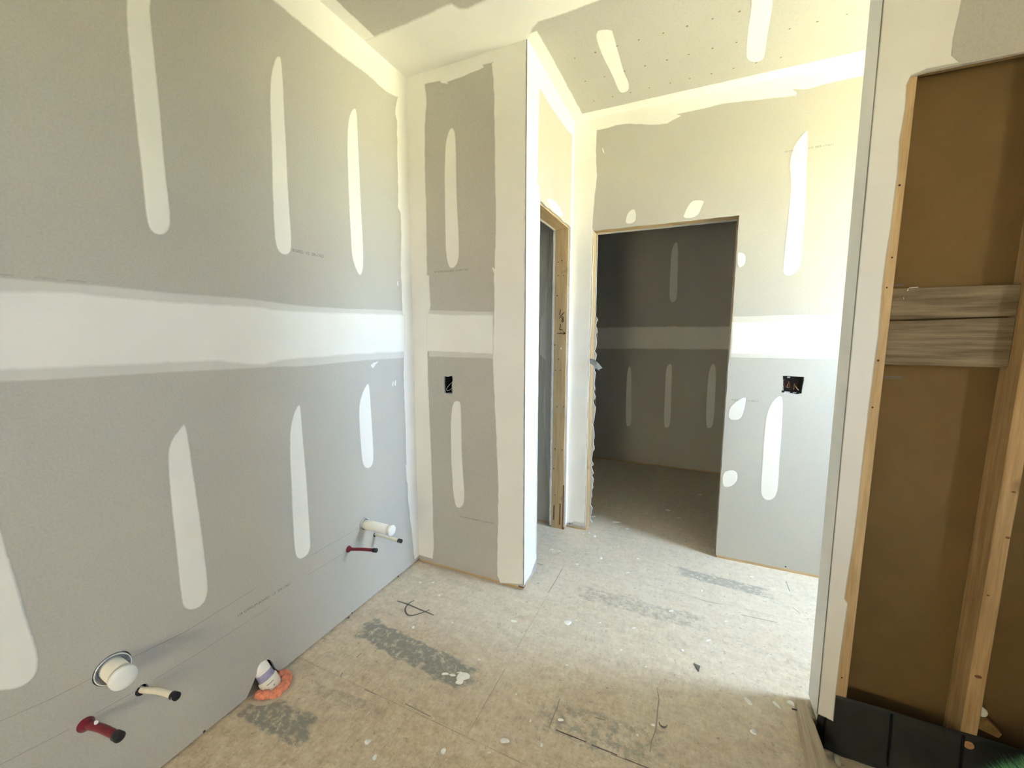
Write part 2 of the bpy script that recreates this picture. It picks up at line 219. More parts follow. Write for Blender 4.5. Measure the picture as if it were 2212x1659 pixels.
def line(name, ax, v, sgn, pts, wd, mat, parent, t=.0004):
    """a drawn stroke: a flat ribbon on a plane"""
    bm = bmesh.new(); n = len(pts); A = []
    for i, p in enumerate(pts):
        a, b = pts[max(i-1, 0)], pts[min(i+1, n-1)]; dx, dy = b[0]-a[0], b[1]-a[1]; L = math.hypot(dx, dy) or 1
        ww = wd*(.5 if n < 3 else .5*(.55+.45*math.sin(math.pi*(i+.4)/(n-.2))))
        A.append([bm.verts.new(P3(ax, v+sgn*t, p[0]-dy/L*ww*s, p[1]+dx/L*ww*s)) for s in (1, -1)])
    for a, b in zip(A, A[1:]): bm.faces.new([a[0], a[1], b[1], b[0]])
    bmesh.ops.recalc_face_normals(bm, faces=bm.faces)
    return obj(name, bm, mat, parent)
def dots(name, ax, v, sgn, pts, r, mat, parent):
    bm = bmesh.new()
    for p in pts:
        c = bm.verts.new(P3(ax, v+sgn*.0012, *p)); k = r*rnd.uniform(.8, 1.2)
        ring = [bm.verts.new(P3(ax, v+sgn*.0004, p[0]+k*math.cos(a*math.pi/4), p[1]+k*math.sin(a*math.pi/4))) for a in range(8)]
        for i in range(8): bm.faces.new([c, ring[i], ring[(i+1) % 8]])
    bmesh.ops.recalc_face_normals(bm, faces=bm.faces)
    return obj(name, bm, mat, parent)
def text(name, s, size, mat, parent, M, width=None):
    cu = bpy.data.curves.new(name, 'FONT'); cu.body = s; cu.size = size
    o = bpy.data.objects.new('tmp', cu); C.objects.link(o)
    dg = bpy.context.evaluated_depsgraph_get(); me = bpy.data.meshes.new_from_object(o.evaluated_get(dg))
    bpy.data.objects.remove(o)
    xs = [v.co.x for v in me.vertices]; k = width/(max(xs)-min(xs)) if width else 1
    for v in me.vertices: v.co = M @ Vector((v.co.x*k, v.co.y, 0))
    me.name = name
    return obj(name, me, mat, parent)

# ---------------- materials ----------------
def nodes(name, rough=.8, spec=.2):
    m = bpy.data.materials.new(name); m.use_nodes = True; N = m.node_tree.nodes; L = m.node_tree.links
    b = N['Principled BSDF']; b.inputs['Roughness'].default_value = rough
    b.inputs['Specular IOR Level'].default_value = spec
    tc = N.new('ShaderNodeTexCoord')
    return m, N, L, b, tc
def noise(N, L, vec, scale, detail=3, rough=.6, sx=None):
    if sx:
        mp = N.new('ShaderNodeMapping'); mp.inputs['Scale'].default_value = sx; L.new(vec, mp.inputs[0]); vec = mp.outputs[0]
    n = N.new('ShaderNodeTexNoise'); n.inputs['Scale'].default_value = scale; n.inputs['Detail'].default_value = detail
    n.inputs['Roughness'].default_value = rough; L.new(vec, n.inputs['Vector']); return n.outputs['Fac']
def ramp(N, L, fac, stops):
    r = N.new('ShaderNodeValToRGB'); e = r.color_ramp.elements
    while len(e) < len(stops): e.new(.5)
    for x, (p, c) in zip(e, stops): x.position = p; x.color = (*c, 1) if len(c) == 3 else c
    L.new(fac, r.inputs[0]); return r.outputs[0]
def mix(N, L, fac, a, b, mode='MIX'):
    n = N.new('ShaderNodeMix'); n.data_type = 'RGBA'; n.blend_type = mode
    for s, x in ((n.inputs[0], fac), (n.inputs[6], a), (n.inputs[7], b)):
        if hasattr(x, 'links'): L.new(x, s)
        else: s.default_value = x if isinstance(x, (int, float)) else (*x, 1)
    return n.outputs[2]
def bump(N, L, b, h, st, dist=.002):
    n = N.new('ShaderNodeBump'); n.inputs['Strength'].default_value = st; n.inputs['Distance'].default_value = dist
    L.new(h, n.inputs['Height']); L.new(n.outputs[0], b.inputs['Normal'])
def plain(name, c, rough=.6, spec=.3, var=.06, sc=40, metal=0):
    m, N, L, b, tc = nodes(name, rough, spec)
    f = noise(N, L, tc.outputs['Object'], sc, 3)
    L.new(ramp(N, L, f, [(.3, tuple(x*(1-var) for x in c)), (.7, tuple(min(1, x*(1+var)) for x in c))]), b.inputs['Base Color'])
    b.inputs['Metallic'].default_value = metal
    return m
PAPER = (.475, .462, .425); COMP = (.80, .79, .76); THIN = (.63, .62, .585)
def paper_mat(name, c):
    m, N, L, b, tc = nodes(name, .85, .15)
    o = tc.outputs['Object']
    a = noise(N, L, o, 2.2, 4); f = noise(N, L, o, 160, 2)
    col = ramp(N, L, a, [(.3, tuple(x*.965 for x in c)), (.7, tuple(x*1.03 for x in c))])
    col = mix(N, L, .10, col, ramp(N, L, f, [(.3, (.25, .24, .22)), (.7, (.75, .74, .7))]))
    L.new(col, b.inputs['Base Color']); bump(N, L, b, f, .05, .0006)
    return m
def comp_mat(name, under, c):
    m, N, L, b, tc = nodes(name, .75, .2)
    o = tc.outputs['Object']
    at = N.new('ShaderNodeAttribute'); at.attribute_name = 'cover'
    n1 = noise(N, L, o, 55, 4, .65); n2 = noise(N, L, o, 3.5, 3); n3 = noise(N, L, o, 120, 3)
    ad = N.new('ShaderNodeMath'); ad.operation = 'MULTIPLY_ADD'; L.new(n1, ad.inputs[0]); ad.inputs[1].default_value = .7; ad.inputs[2].default_value = -.35
    s = N.new('ShaderNodeMath'); s.operation = 'ADD'; L.new(at.outputs['Fac'], s.inputs[0]); L.new(ad.outputs[0], s.inputs[1])
    f = ramp(N, L, s.outputs[0], [(.0, (0, 0, 0)), (.75, (1, 1, 1))])
    cc = ramp(N, L, n2, [(.3, tuple(x*.965 for x in c)), (.7, tuple(min(1, x*1.025) for x in c))])
    L.new(mix(N, L, f, under, cc), b.inputs['Base Color']); bump(N, L, b, n3, .06, .0008)
    return m
PAPERM = paper_mat('drywall_paper', PAPER)
CEILP = paper_mat('ceiling_paper', PAPER)
COMPM = comp_mat('joint_compound', PAPER, COMP)
COMPT = comp_mat('joint_compound_thin', PAPER, THIN)
COMPI = comp_mat('joint_compound_inner', THIN, COMP)
GYPS = plain('gypsum_edge', (.72, .71, .68), .9, .1, .12, 90)
BACKP = plain('drywall_back_paper', (.172, .115, .052), .9, .1, .07, 9)
def wood_mat(name, ax, c0, c1, knots=.5):
    m, N, L, b, tc = nodes(name, .7, .2)
    st = [9., 9., 9.]; st[ax] = .7
    g = noise(N, L, tc.outputs['Object'], 6, 5, .6, tuple(st))
    st2 = [60., 60., 60.]; st2[ax] = 1.5
    f = noise(N, L, tc.outputs['Object'], 5, 3, .6, tuple(st2))
    k = noise(N, L, tc.outputs['Object'], 7, 1)
    col = ramp(N, L, g, [(.32, c0), (.5, tuple((x+y)/2 for x, y in zip(c0, c1))), (.68, c1)])
    col = mix(N, L, .22, col, ramp(N, L, f, [(.3, tuple(x*.45 for x in c0)), (.65, c1)]))
    kk = ramp(N, L, k, [(.69, (0, 0, 0)), (.76, (knots, knots, knots))])
    col = mix(N, L, kk, col, (.12, .06, .025))
    L.new(col, b.inputs['Base Color']); bump(N, L, b, f, .15, .001)
    return m
PINE0, PINE1 = (.47, .325, .165), (.66, .49, .28)
WZ = wood_mat('pine_upright', 2, PINE0, PINE1); WX = wood_mat('pine_crosswise', 0, PINE0, PINE1); WY = wood_mat('pine_lengthwise', 1, PINE0, PINE1)
WOLD = wood_mat('weathered_board', 0, (.10, .074, .042), (.29, .235, .16), .1)
WDIRT = wood_mat('dusty_board', 1, (.40, .32, .215), (.58, .51, .385), .25)
DARKW = wood_mat('plate_wood', 0, (.26, .17, .085), (.40, .27, .14), .1)
DARKWY = wood_mat('plate_wood_y', 1, (.26, .17, .085), (.40, .27, .14), .1)
INK = plain('grey_print', (.20, .195, .175), .9, .1)
PENCIL = plain('pencil', (.36, .345, .315), .9, .1)
MARK = plain('marker_ink', (.05, .03, .02), .6, .2)
SCUFF = plain('scuff', (.30, .27, .22), .9, .1)
DARKM = plain('dark_mark', (.16, .14, .12), .9, .1)
BLACK = plain('black_plastic', (.015, .015, .016), .45, .4)
SCREW = plain('screw_black', (.03, .03, .03), .5, .4)
PVC = plain('white_pvc', (.78, .76, .68), .35, .4, .03, 15)
PVCW = plain('white_cap', (.86, .86, .84), .35, .4, .03, 20)
PEXW = plain('white_pex', (.78, .74, .64), .35, .4, .03)
PEXR = plain('red_pex', (.17, .012, .026), .35, .4, .1)
PURP = plain('purple_primer', (.33, .31, .50), .5, .3, .25, 50)
GREYI = plain('dull_steel', (.42, .43, .46), .45, .5, .1, 30, .6)
FOAM = plain('orange_foam', (.74, .27, .17), .75, .25, .22, 70)
GALV = plain('galvanised_metal', (.42, .44, .46), .4, .5, .12, 30, .55)
GREEN = plain('green_bristle', (.16, .46, .24), .5, .3, .3, 30)
LINER = plain('black_liner', (.022, .024, .021), .5, .4, .3, 12)
WIREW = plain('wire_grey', (.55, .55, .55), .4, .4); WIRER = plain('wire_red', (.25, .03, .02), .5, .3); WIREC = plain('wire_copper', (.5, .38, .16), .4, .5)
SOIL = plain('pale_ground', (.50, .465, .29), .95, .1, .15, .3)

def floor_mat():
    m, N, L, b, tc = nodes('dusty_subfloor', .8, .2)
    o = tc.outputs['Object']
    big = noise(N, L, o, 1.6, 4, .6); mid = noise(N, L, o, 9, 6, .7); chip = noise(N, L, o, 60, 4, .75, (1, .45, 1)); chip2 = noise(N, L, o, 28, 5, .75, (.6, 1, 1)); fine = noise(N, L, o, 190, 3, .7)
    col = ramp(N, L, big, [(.3, (0.511, 0.394, 0.258)), (.5, (0.602, 0.490, 0.347)), (.72, (0.700, 0.605, 0.466))])
    col = mix(N, L, .5, col, ramp(N, L, mid, [(.32, (0.378, 0.279, 0.170)), (.5, (0.616, 0.510, 0.365)), (.68, (0.840, 0.748, 0.580))]))
    col = mix(N, L, .38, col, ramp(N, L, chip, [(.30, (0.252, 0.177, 0.101)), (.5, (0.616, 0.510, 0.365)), (.70, (0.900, 0.857, 0.655))]))
    col = mix(N, L, .30, col, ramp(N, L, chip2, [(.34, (0.280, 0.211, 0.126)), (.5, (0.616, 0.510, 0.365)), (.66, (0.900, 0.816, 0.630))]))
    # pale drywall dust lying across the middle of the room, heavier towards the back doorway
    sep = N.new('ShaderNodeSeparateXYZ'); L.new(o, sep.inputs[0])
    du = N.new('ShaderNodeMath'); du.operation = 'MULTIPLY_ADD'; L.new(big, du.inputs[0]); du.inputs[1].default_value = 1.6; L.new(sep.outputs['Y'], du.inputs[2])
    dust = ramp(N, L, N_map(N, L, du.outputs[0], 1.7, 3.0), [(0, (0, 0, 0)), (1, (.5, .5, .5))])
    col = mix(N, L, dust, col, (.70,.675,.60))
    col = mix(N, L, 1.0, col, (.97, .965, .985), 'MULTIPLY')
    # scuffed grey adhesive smears
    nz = noise(N, L, o, 34, 5, .7); nz2 = noise(N, L, o, 13, 4, .6)
    tot = None
    for (cx, cyy, hx, hy, rot, thr, st) in SMEARS:
        mp = N.new('ShaderNodeMapping'); mp.vector_type = 'TEXTURE'; mp.inputs['Location'].default_value = (cx, cyy, 0); mp.inputs['Rotation'].default_value = (0, 0, rot); mp.inputs['Scale'].default_value = (hx, hy, 1)
        L.new(o, mp.inputs[0]); s2 = N.new('ShaderNodeSeparateXYZ'); L.new(mp.outputs[0], s2.inputs[0])
        aa = []
        for k in 'XY':
            a = N.new('ShaderNodeMath'); a.operation = 'ABSOLUTE'; L.new(s2.outputs[k], a.inputs[0]); aa.append(a.outputs[0])
        mx = N.new('ShaderNodeMath'); mx.operation = 'MAXIMUM'; L.new(aa[0], mx.inputs[0]); L.new(aa[1], mx.inputs[1])
        ad = N.new('ShaderNodeMath'); ad.operation = 'MULTIPLY_ADD'; L.new(nz2, ad.inputs[0]); ad.inputs[1].default_value = 1.1; L.new(mx.outputs[0], ad.inputs[2])
        f = N_map(N, L, ad.outputs[0], 1.62, 1.42)
        sp = N_map(N, L, nz, thr, thr+.16)
        mu = N.new('ShaderNodeMath'); mu.operation = 'MULTIPLY'; L.new(f, mu.inputs[0]); L.new(sp, mu.inputs[1])
        m2 = N.new('ShaderNodeMath'); m2.operation = 'MULTIPLY'; L.new(mu.outputs[0], m2.inputs[0]); m2.inputs[1].default_value = st
        if tot is None: tot = m2.outputs[0]
        else:
            t = N.new('ShaderNodeMath'); t.operation = 'MAXIMUM'; L.new(tot, t.inputs[0]); L.new(m2.outputs[0], t.inputs[1]); tot = t.outputs[0]
    col = mix(N, L, tot, col, (.235, .245, .22))
    # fine dark flecks and pale specks
    fl = noise(N, L, o, 46, 4, .75); col = mix(N, L, ramp(N, L, fl, [(.58, (0, 0, 0)), (.70, (.6, .6, .6))]), col, (.22, .17, .12))
    f2 = noise(N, L, o, 17, 6, .8, (1, .5, 1)); col = mix(N, L, ramp(N, L, f2, [(.58, (0, 0, 0)), (.72, (.45, .45, .45))]), col, (.24, .185, .125))
    f3 = noise(N, L, o, 85, 3, .7, (.5, 1, 1)); col = mix(N, L, ramp(N, L, f3, [(.60, (0, 0, 0)), (.70, (.5, .5, .5))]), col, (.78, .73, .62))
    ps = noise(N, L, o, 130, 2, .6); col = mix(N, L, ramp(N, L, ps, [(.70, (0, 0, 0)), (.76, (.6, .6, .6))]), col, (.74, .71, .64))
    # long faint scuffs
    sc = noise(N, L, o, 4, 4, .6, (3, 26, 1)); col = mix(N, L, ramp(N, L, sc, [(.64, (0, 0, 0)), (.72, (.22, .22, .22))]), col, (.30, .27, .23))
    L.new(col, b.inputs['Base Color']); bump(N, L, b, chip, .18, .0015)
    return m
def N_map(N, L, v, a, b2):
    n = N.new('ShaderNodeMapRange'); n.clamp = True; n.inputs[1].default_value = a; n.inputs[2].default_value = b2
    if a > b2:
        n.inputs[1].default_value = b2; n.inputs[2].default_value = a; n.inputs[3].default_value = 1; n.inputs[4].default_value = 0
    L.new(v, n.inputs[0]); return n.outputs[0]
SMEARS = [(-1.06, 1.295, .30, .062, -.09, .34, .85), (-1.30, .845, .155, .055, .02, .36, .85), (-.24, 1.275, .20, .075, .05, .44, .6),
          (-.20, 2.015, .30, .055, .0, .42, .5), (.20, 2.43, .23, .045, -.06, .36, .6), (-.62, 2.33, .10, .10, .3, .5, .35), (.35, 1.93, .2, .03, -.1, .5, .4), (-1.14, 1.0, .16, .022, .1, .42, .45)]
FLOORM = floor_mat()

# ---------------- the ground outside ----------------
tag(boxo('ground', (-60, -60, -.75), (60, 60, -.6), SOIL), kind='structure')

tag(boxo('bounce_wall', (-9, -7.2, -.7), (9, -7.0, 4.2), plain('bounce_tan', (.50, .43, .33), .9, .1)), kind='structure')  # unseen wall, added to bounce warm sunlight in through the rear window
# ---------------- floor ----------------
bm = bmesh.new()
box(bm, -1.62, YR-.2, -.3, .44, 1.62, -.02); box(bm, -1.62, 1.62, -.3, .44, YF+.15, -.02); box(bm, .44, 1.645, -.3, XR+.15, YF+.15, -.02); box(bm, .44, .1, -.3, XR+.15, 1.62, -.082); box(bm, .44, YR-.2, -.3, XR+.15, .1, -.02)
floor = tag(obj('floor', bm, DARKW), kind='structure')
G = .0003
def panel(pts):
    bm = bmesh.new(); a = inset(pts if area2(pts) > 0 else pts[::-1], G); t = inset(a, .0008)
    Z = (-.019, -.0016, 0)
    R = [[bm.verts.new((x, y, z)) for x, y in q] for z, q in zip(Z, (a, a, t))]
    n = len(a)
    for A, B in zip(R, R[1:]):
        for i in range(n): bm.faces.new([A[i], A[(i+1) % n], B[(i+1) % n], B[i]])
    bm.faces.new(R[2]); bmesh.ops.recalc_face_normals(bm, faces=bm.faces)
    return obj('subfloor_panel', bm, FLOORM, floor)
panel([(-1.6, YR-.1), (.44, YR-.1), (.44, -.155), (-1.6, -.155)])
panel([(-1.6, -.155), (.44, -.155), (.44, 1.065), (-1.6, 1.065)])
panel([(-1.6, 1.065), (-.652, 1.065), (-.652, 2.222), (-1.6, 2.222)])
panel([(-.652, 1.065), (.44, 1.065), (.44, 1.645), (XR+.1, 1.645), (XR+.1, 2.222), (-.652, 2.222)])
panel([(-1.6, 2.222), (.9, 2.222), (.9, 3.44), (-1.6, 3.44)]); panel([(.9, 2.222), (XR+.1, 2.222), (XR+.1, 3.44), (.9, 3.44)])
panel([(-1.6, 3.44), (-.3, 3.44), (-.3, YF+.1), (-1.6, YF+.1)]); panel([(-.3, 3.44), (XR+.1, 3.44), (XR+.1, YF+.1), (-.3, YF+.1)])
panel([(.44, YR-.1), (XR+.1, YR-.1), (XR+.1, .1), (.44, .1)])
def panel_low(pts, z):
    o = panel(pts); o.location.z = z; return o
panel_low([(.44, .1), (XR+.1, .1), (XR+.1, 1.62), (.44, 1.62)], -.062)
# compound drips stuck to the boards
def drip(x, y, r, asp, ang):
    bm = bmesh.new(); n = 12; h = min(.006, r*.35)
    R = []
    for k, (f, z) in enumerate(((1, -.0004), (.93, h*.6), (.6, h))):
        ring = []
        for i in range(n):
            a = 2*math.pi*i/n; q = r*f*(1+.18*math.sin(2*a+ang*3)+.10*math.sin(3*a+ang*7))
            u, v = q*math.cos(a)*asp, q*math.sin(a)
            ring.append(bm.verts.new((x+u*math.cos(ang)-v*math.sin(ang), y+u*math.sin(ang)+v*math.cos(ang), z)))
        R.append(ring)
    for A, B in zip(R, R[1:]):
        for i in range(n): bm.faces.new([A[i], A[(i+1) % n], B[(i+1) % n], B[i]]).smooth = True
    bm.faces.new(R[-1]).smooth = True
    bmesh.ops.recalc_face_normals(bm, faces=bm.faces)
    return obj('compound_drip', bm, DRIPM, floor)
DRIPM = plain('dried_compound', (.82, .81, .76), .8, .2, .05, 60)
SIZES = {0: (.008, 2.0), 1: (.016, 1.2), 2: (.011, 1.2), 3: (.006, 1.3), 4: (.012, 1.5), 5: (.0095, 2.0), 6: (.0065, 3.0), 7: (.010, 1.4), 8: (.010, 1.2), 9: (.0095, 1.6), 10: (.023, 1.1), 11: (.009, 1.2), 12: (.010, 1.1)}
ANG = {5: 1.9, 6: -.75, 0: .1}
for i, (x, y) in enumerate(D['drips']):
    r, asp = SIZES.get(i, (rnd.uniform(.0035, .0075), rnd.uniform(1, 1.9)))
    drip(x, y, r, asp, ANG.get(i, rnd.uniform(-1.2, 1.2)))
for x, y in D['closet_drips']: drip(x, y, rnd.uniform(.008, .014), rnd.uniform(1.2, 2), rnd.uniform(-.5, .5))
drip(-.865, 1.255, .007, 2, .3); drip(-.835, 1.262, .006, 2.2, .1); drip(-.815, 1.285, .005, 2, .6); drip(-.79, 1.245, .012, 1.2, 1)
for s in D['scratches']: line('scratch', 2, 0, 1, s, .004, SCUFF, floor)
for x0, x1 in ((-.376, -.27), (-.25, -.165), (-.14, -.06)): line('pencil_line', 2, 0, 1, [(x0, 1.217), (x1, 1.219)], .004, DARKM, floor)
line('pencil_line', 2, 0, 1, [(-.83, 2.17), (-.80, 2.168), (-.77, 2.165)], .004, DARKM, floor)
line('drawn_mark', 2, 0, 1, [tuple(p)[:2] for p in spline([(x, y, 0) for x, y in D['arc']], 4)], .009, DARKM, floor)
line('drawn_mark', 2, 0, 1, D['arcl'], .009, DARKM, floor)

# ---------------- left wall ----------------
ZB = .012
hole_l = [(.838, ZB), (.8628, .0458), (.8832, .0777), (.892, .100), (.905, .1085), (.9223, .107), (.9402, .0905), (.9496, .066), (.953, .045), (.968, .020), (.974, ZB)]
outer = [(YR-.1, ZB)]+rag([(YR-.1, ZB), (.838, ZB)], .12, .0015)[1:3]+hole_l+[(1.4, ZB+.002), (YF+.1, ZB), (YF+.1, ZC+.05), (YR-.1, ZC+.05)]
def round_hole(y, z, r, n=20, ry=None): return [(y+(ry or r)*math.cos(2*math.pi*k/n), z+r*math.sin(2*math.pi*k/n)) for k in range(n)]
ph = [round_hole(1.462, .43, .033), round_hole(1.533, .341, .012), round_hole(1.355, .35, .012), round_hole(.487, .425, .044), round_hole(.544, .306, .016), round_hole(.42, .312, .014)]
wl = tag(sheet('wall_left', 0, XL, XL-.0127, outer, ph, [PAPERM, GYPS]), kind='structure')
boxo('bottom_plate', (XL-.102, YR-.1, -.02), (XL-.014, .80, .038), DARKWY, wl); boxo('bottom_plate', (XL-.102, 1.0, -.02), (XL-.014, YF+.1, .038), DARKWY, wl)
boxo('wall_backing', (XL-.13, YR-.1, -.02), (XL-.105, YF+.1, ZC+.05), BACKP, wl)
T = .0011
coat('seam_coat', 0, XL, 1, rag([(YR, 1.514)]+D['seam_left_out'][1:-1]+[(YR, 1.265)], .05, .0016), .0007, .008, COMPT, wl)
coat('seam_coat', 0, XL+.0012, 1, rag([(YR, 1.475)]+D['seam_left_in'][1:-1]+[(YR, 1.29)], .05, .002), .0006, .012, COMPI, wl)
cl = [p for p in D['corner_left'] if p != (1.7672, 1.2531)]
coat('corner_coat', 0, XL, 1, rag(cl+[(Y1+.02, .03), (Y1+.02, 2.66)], .03, .0025), T, .006, COMPM, wl)
coat('top_coat', 0, XL, 1, rag([(YR, 2.603), (.2, 2.60), (.8, 2.604)]+D['top_left'][:-1]+[(1.85, 2.62), (Y1+.02, 2.62), (Y1+.02, ZC+.02), (YR, ZC+.02)], .04, .0016), T, .012, COMPM, wl)
for s in D['strips_left']: coat('compound_strip', 0, XL, 1, chaikin(rag(s, .08, .0012)), T, .006, COMPM, wl)
for s in D['smears_left']: coat('compound_smear', 0, XL, 1, s, .001, .0015, COMPM, wl)
for s in D['pencil1']: line('pencil_line', 0, XL, 1, s, .0026, PENCIL, wl)
for s in D['pencil2']: line('pencil_line', 0, XL, 1, s, .0022, PENCIL, wl)
dots('screw_heads', 0, XL, 1, D['screws_left'], .005, SCREW, wl)['kind'] = 'stuff'
for y in (.383, .455, .51): coat('dark_smudge', 0, XL, 1, [(y-.02, 1.517), (y+.02, 1.5165), (y+.022, 1.521), (y-.015, 1.522)], .0004, .002, plain('smudge', (.42, .41, .37)), wl)
def MX(ax, sgn, v, a, b):
    o = Vector(P3(ax, v+sgn*.0006, a, b))
    ex = Vector((0, 1, 0)) if ax == 0 else Vector((1, 0, 0)); ey = Vector((0, 0, 1))
    return lambda: Matrix(((ex.x, ey.x, 0, o.x), (ex.y, ey.y, 0, o.y), (ex.z, ey.z, 0, o.z), (0, 0, 0, 1)))
def print_line(s, ax, sgn, v, a, b, wd, size, par): text('printed_lettering', s, size, INK, par, MX(ax, sgn, v, a, b)(), wd)
print_line('BOARD  1/2  209-17421', 0, 1, XL, 1.147, 1.711, .148, .017, wl)
print_line('UA GYPSUM BOARD  1/2  209-17421', 0, 1, XL, .832, .350, .21, .015, wl)

# ---------------- closet block: front and side walls ----------------
bx0, bx1, bz0, bz1 = -1.277, -1.218, 1.053, 1.157
wf = tag(sheet('wall_closet_front', 1, Y1, Y1+.0127, [(XL, .016), (X1-.001, .017), (X1-.001, ZC+.03), (XL, ZC+.03)], [D['outlet_jut']], [PAPERM, GYPS]), kind='structure')
boxo('bottom_plate', (XL, Y1+.006, -.01), (X1-.006, Y1+.102, .038), WX, wf)
for x in (XL+.02, -1.32, -.84): boxo('wall_stud', (x, Y1+.0132, .038), (x+.038, Y1+.102, ZC), WZ, wf)
sheet('rear_sheet', 1, Y1+.1025, Y1+.115, [(XL, .015), (X1-.03, .015), (X1-.03, ZC+.03), (XL, ZC+.03)], [], [PAPERM, GYPS], wf)
J = 1
coat('top_coat', 1, Y1, -1, rag([(XL-.02, 2.68)]+D['jut_top']+[(X1, 2.70), (X1, ZC+.02), (XL-.02, ZC+.02)], .03, .0022), T, .006, COMPM, wf)
coat('corner_coat', 1, Y1, -1, rag(D['jut_left'][1:-1]+[(XL-.02, .036), (XL-.02, 2.70), (-1.358, 2.70)], .03, .002), T, .007, COMPM, wf)
coat('bead_coat', 1, Y1, -1, rag(D['jut_right']+[(X1-.002, .036), (X1-.002, 2.72), (-.93, 2.72)], .03, .002), T, .007, COMPM, wf)
coat('seam_coat', 1, Y1, -1, rag(D['jut_seam'], .04, .0015), .0007, .006, COMPT, wf)
coat('seam_coat', 1, Y1-.0012, -1, rag(D['jut_seam_in'], .04, .002), .0006, .008, COMPI, wf)
for s in D['strips_jut']: coat('compound_strip', 1, Y1, -1, chaikin(rag(s, .08, .0012)), T, .006, COMPM, wf)
print_line('UA GYPSUM BOARD  1/2 209-17421', 1, -1, Y1, -1.326, 1.722, .215, .0125, wf)
print_line('UA GYPSUM BOARD 1/2 209-17421', 1, -1, Y1, -1.184, .343, .218, .0125, wf)
boxo('bead_dark_strip', (X1-.0022, Y1-.0018, .03), (X1+.0006, Y1+.0006, ZC), plain('bead_gap_dark', (.16, .155, .14), .6, .3), wf)  # dark strip colours in the shaded crevice along the bead edge
boxo('bead_dark_strip', (X1-.03, Y1-.0022, .014), (X1+.0015, Y1+.02, .022), plain('bead_foot', (.14, .13, .12), .6, .3), wf)

DY0, DY1, DZ = 2.086, 2.652, 2.08
dop = [(DY0, .016)]+rag([(DY0, .016), (DY0, DZ)], .06, .0018)[1:-1][:40]+[]
left_edge = [(DY0+rnd.uniform(-.003, .002), z) for z in [.016+i*.06 for i in range(35)] if z < DZ-.02]
top_edge = [(y, DZ+.006+rnd.uniform(-.004, .005)) for y in [DY0+i*.04 for i in range(15)] if y < DY1]
right_edge = [(DY1+.006+rnd.uniform(-.0015, .0015), z) for z in [DZ-i*.08 for i in range(26)] if z > .05]
outer = [(Y1+.0005, .017)]+left_edge+[(DY0, DZ+.005)]+top_edge+[(DY1+.006, DZ+.006)]+right_edge+[(DY1+.006, .016), (Y2, .016), (Y2, ZC+.03), (Y1+.0005, ZC+.03)]
ws = tag(sheet('wall_closet_side', 0, X1, X1-.0127, outer, [], [PAPERM, GYPS]), kind='structure')
boxo('bottom_plate', (X1-.10, Y1+.013, -.01), (X1-.016, DY0+.002, .038), DARKWY, ws)
boxo('bottom_plate', (X1-.10, DY1+.002, -.01), (X1-.006, Y2+.01, .016), DARKWY, ws)
coat('bead_coat', 0, X1, 1, rag([(Y1, .03), (2.0, .036), (DY0-.004, .085), (DY0-.002, .7)]+[(DY0-.002, 1.89), (2.083, 2.10), (2.066, 2.16)]+D['jr_bead'][2::-1]+[(2.066, ZC+.02), (Y1, ZC+.02)], .03, .002), T, .006, COMPM, ws)
coat('top_coat', 0, X1, 1, rag(D['jr_top']+[(Y2+.02, 2.655), (Y2+.02, ZC+.02), (Y1, ZC+.02), (Y1, 2.62)], .03, .002), T, .007, COMPM, ws)
coat('corner_coat', 0, X1, 1, rag([(2.72, 2.66), (2.655, 2.655), (2.652, 2.40), (2.655, 2.12), (2.662, 2.09), (2.662, .03), (2.72, .03)], .03, .0018), T, .005, COMPM, ws)
coat('compound_patch', 0, X1, 1, chaikin(D['jr_patch']), T, .006, COMPM, ws)
coat('dull_smear', 0, X1, 1, rag([(2.062, .12), (2.079, .12), (2.080, .65), (2.076, 1.10), (2.066, 1.10), (2.058, .7)], .04, .003), .0018, .004, COMPT, ws)
inner_edge = [(DY1-.004+rnd.uniform(-.004, .003), z) for z in [.02+i*.035 for i in range(59)]]
sheet('rear_sheet', 0, X1-.1025, X1-.115, [(DY1-.003, .015)]+inner_edge+[(DY1-.002, DZ-.004), (DY0, DZ-.004), (DY0, .015), (Y1+.116, .015), (Y1+.116, ZC), (Y2, ZC), (Y2, .015)], [], [PAPERM, GYPS], ws)
# rough opening of the small closet
d1 = tag(boxo('door_1', (X1-.102, DY0-.03, DZ), (X1-.013, DY1+.03, DZ+.09), WY), kind='structure')
js = boxo('jamb_stud', (X1-.102, DY1, 0), (X1-.013, DY1+.038, DZ), WZ, d1, .002)
boxo('jamb_stud', (X1-.102, DY0-.038, 0), (X1-.013, DY0, DZ), WZ, d1, .002)
boxo('wall_stud', (X1-.102, DY1+.02, DZ+.09), (X1-.013, Y2, ZC), WZ, ws)
dots('nail_heads', 1, DY1, -1, D['nails_jamb'], .0042, MARK, js)['kind'] = 'stuff'
for s in D['ink']: line('marker_stroke', 1, DY1, -1, [tuple((p.x, p.z)) for p in spline([(x, 0, z) for x, z in s], 4)] if len(s) > 4 else s, .0056, MARK, js, .0006)
coat('compound_smear', 1, DY1, -1, [(-.838, 1.296), (-.832, 1.302), (-.826, 1.297), (-.832, 1.285)], .001, .001, COMPM, js)
for x, z0, z1 in ((-.865, .06, .17), (-.82, .03, .19), (-.797, .0, .33)): coat('wood_stain', 1, DY1, -1, [(x-.006, z0), (x+.004, z0), (x+.006, z1), (x-.004, z1)], .0004, .002, plain('stain', (.2, .1, .04)), js)

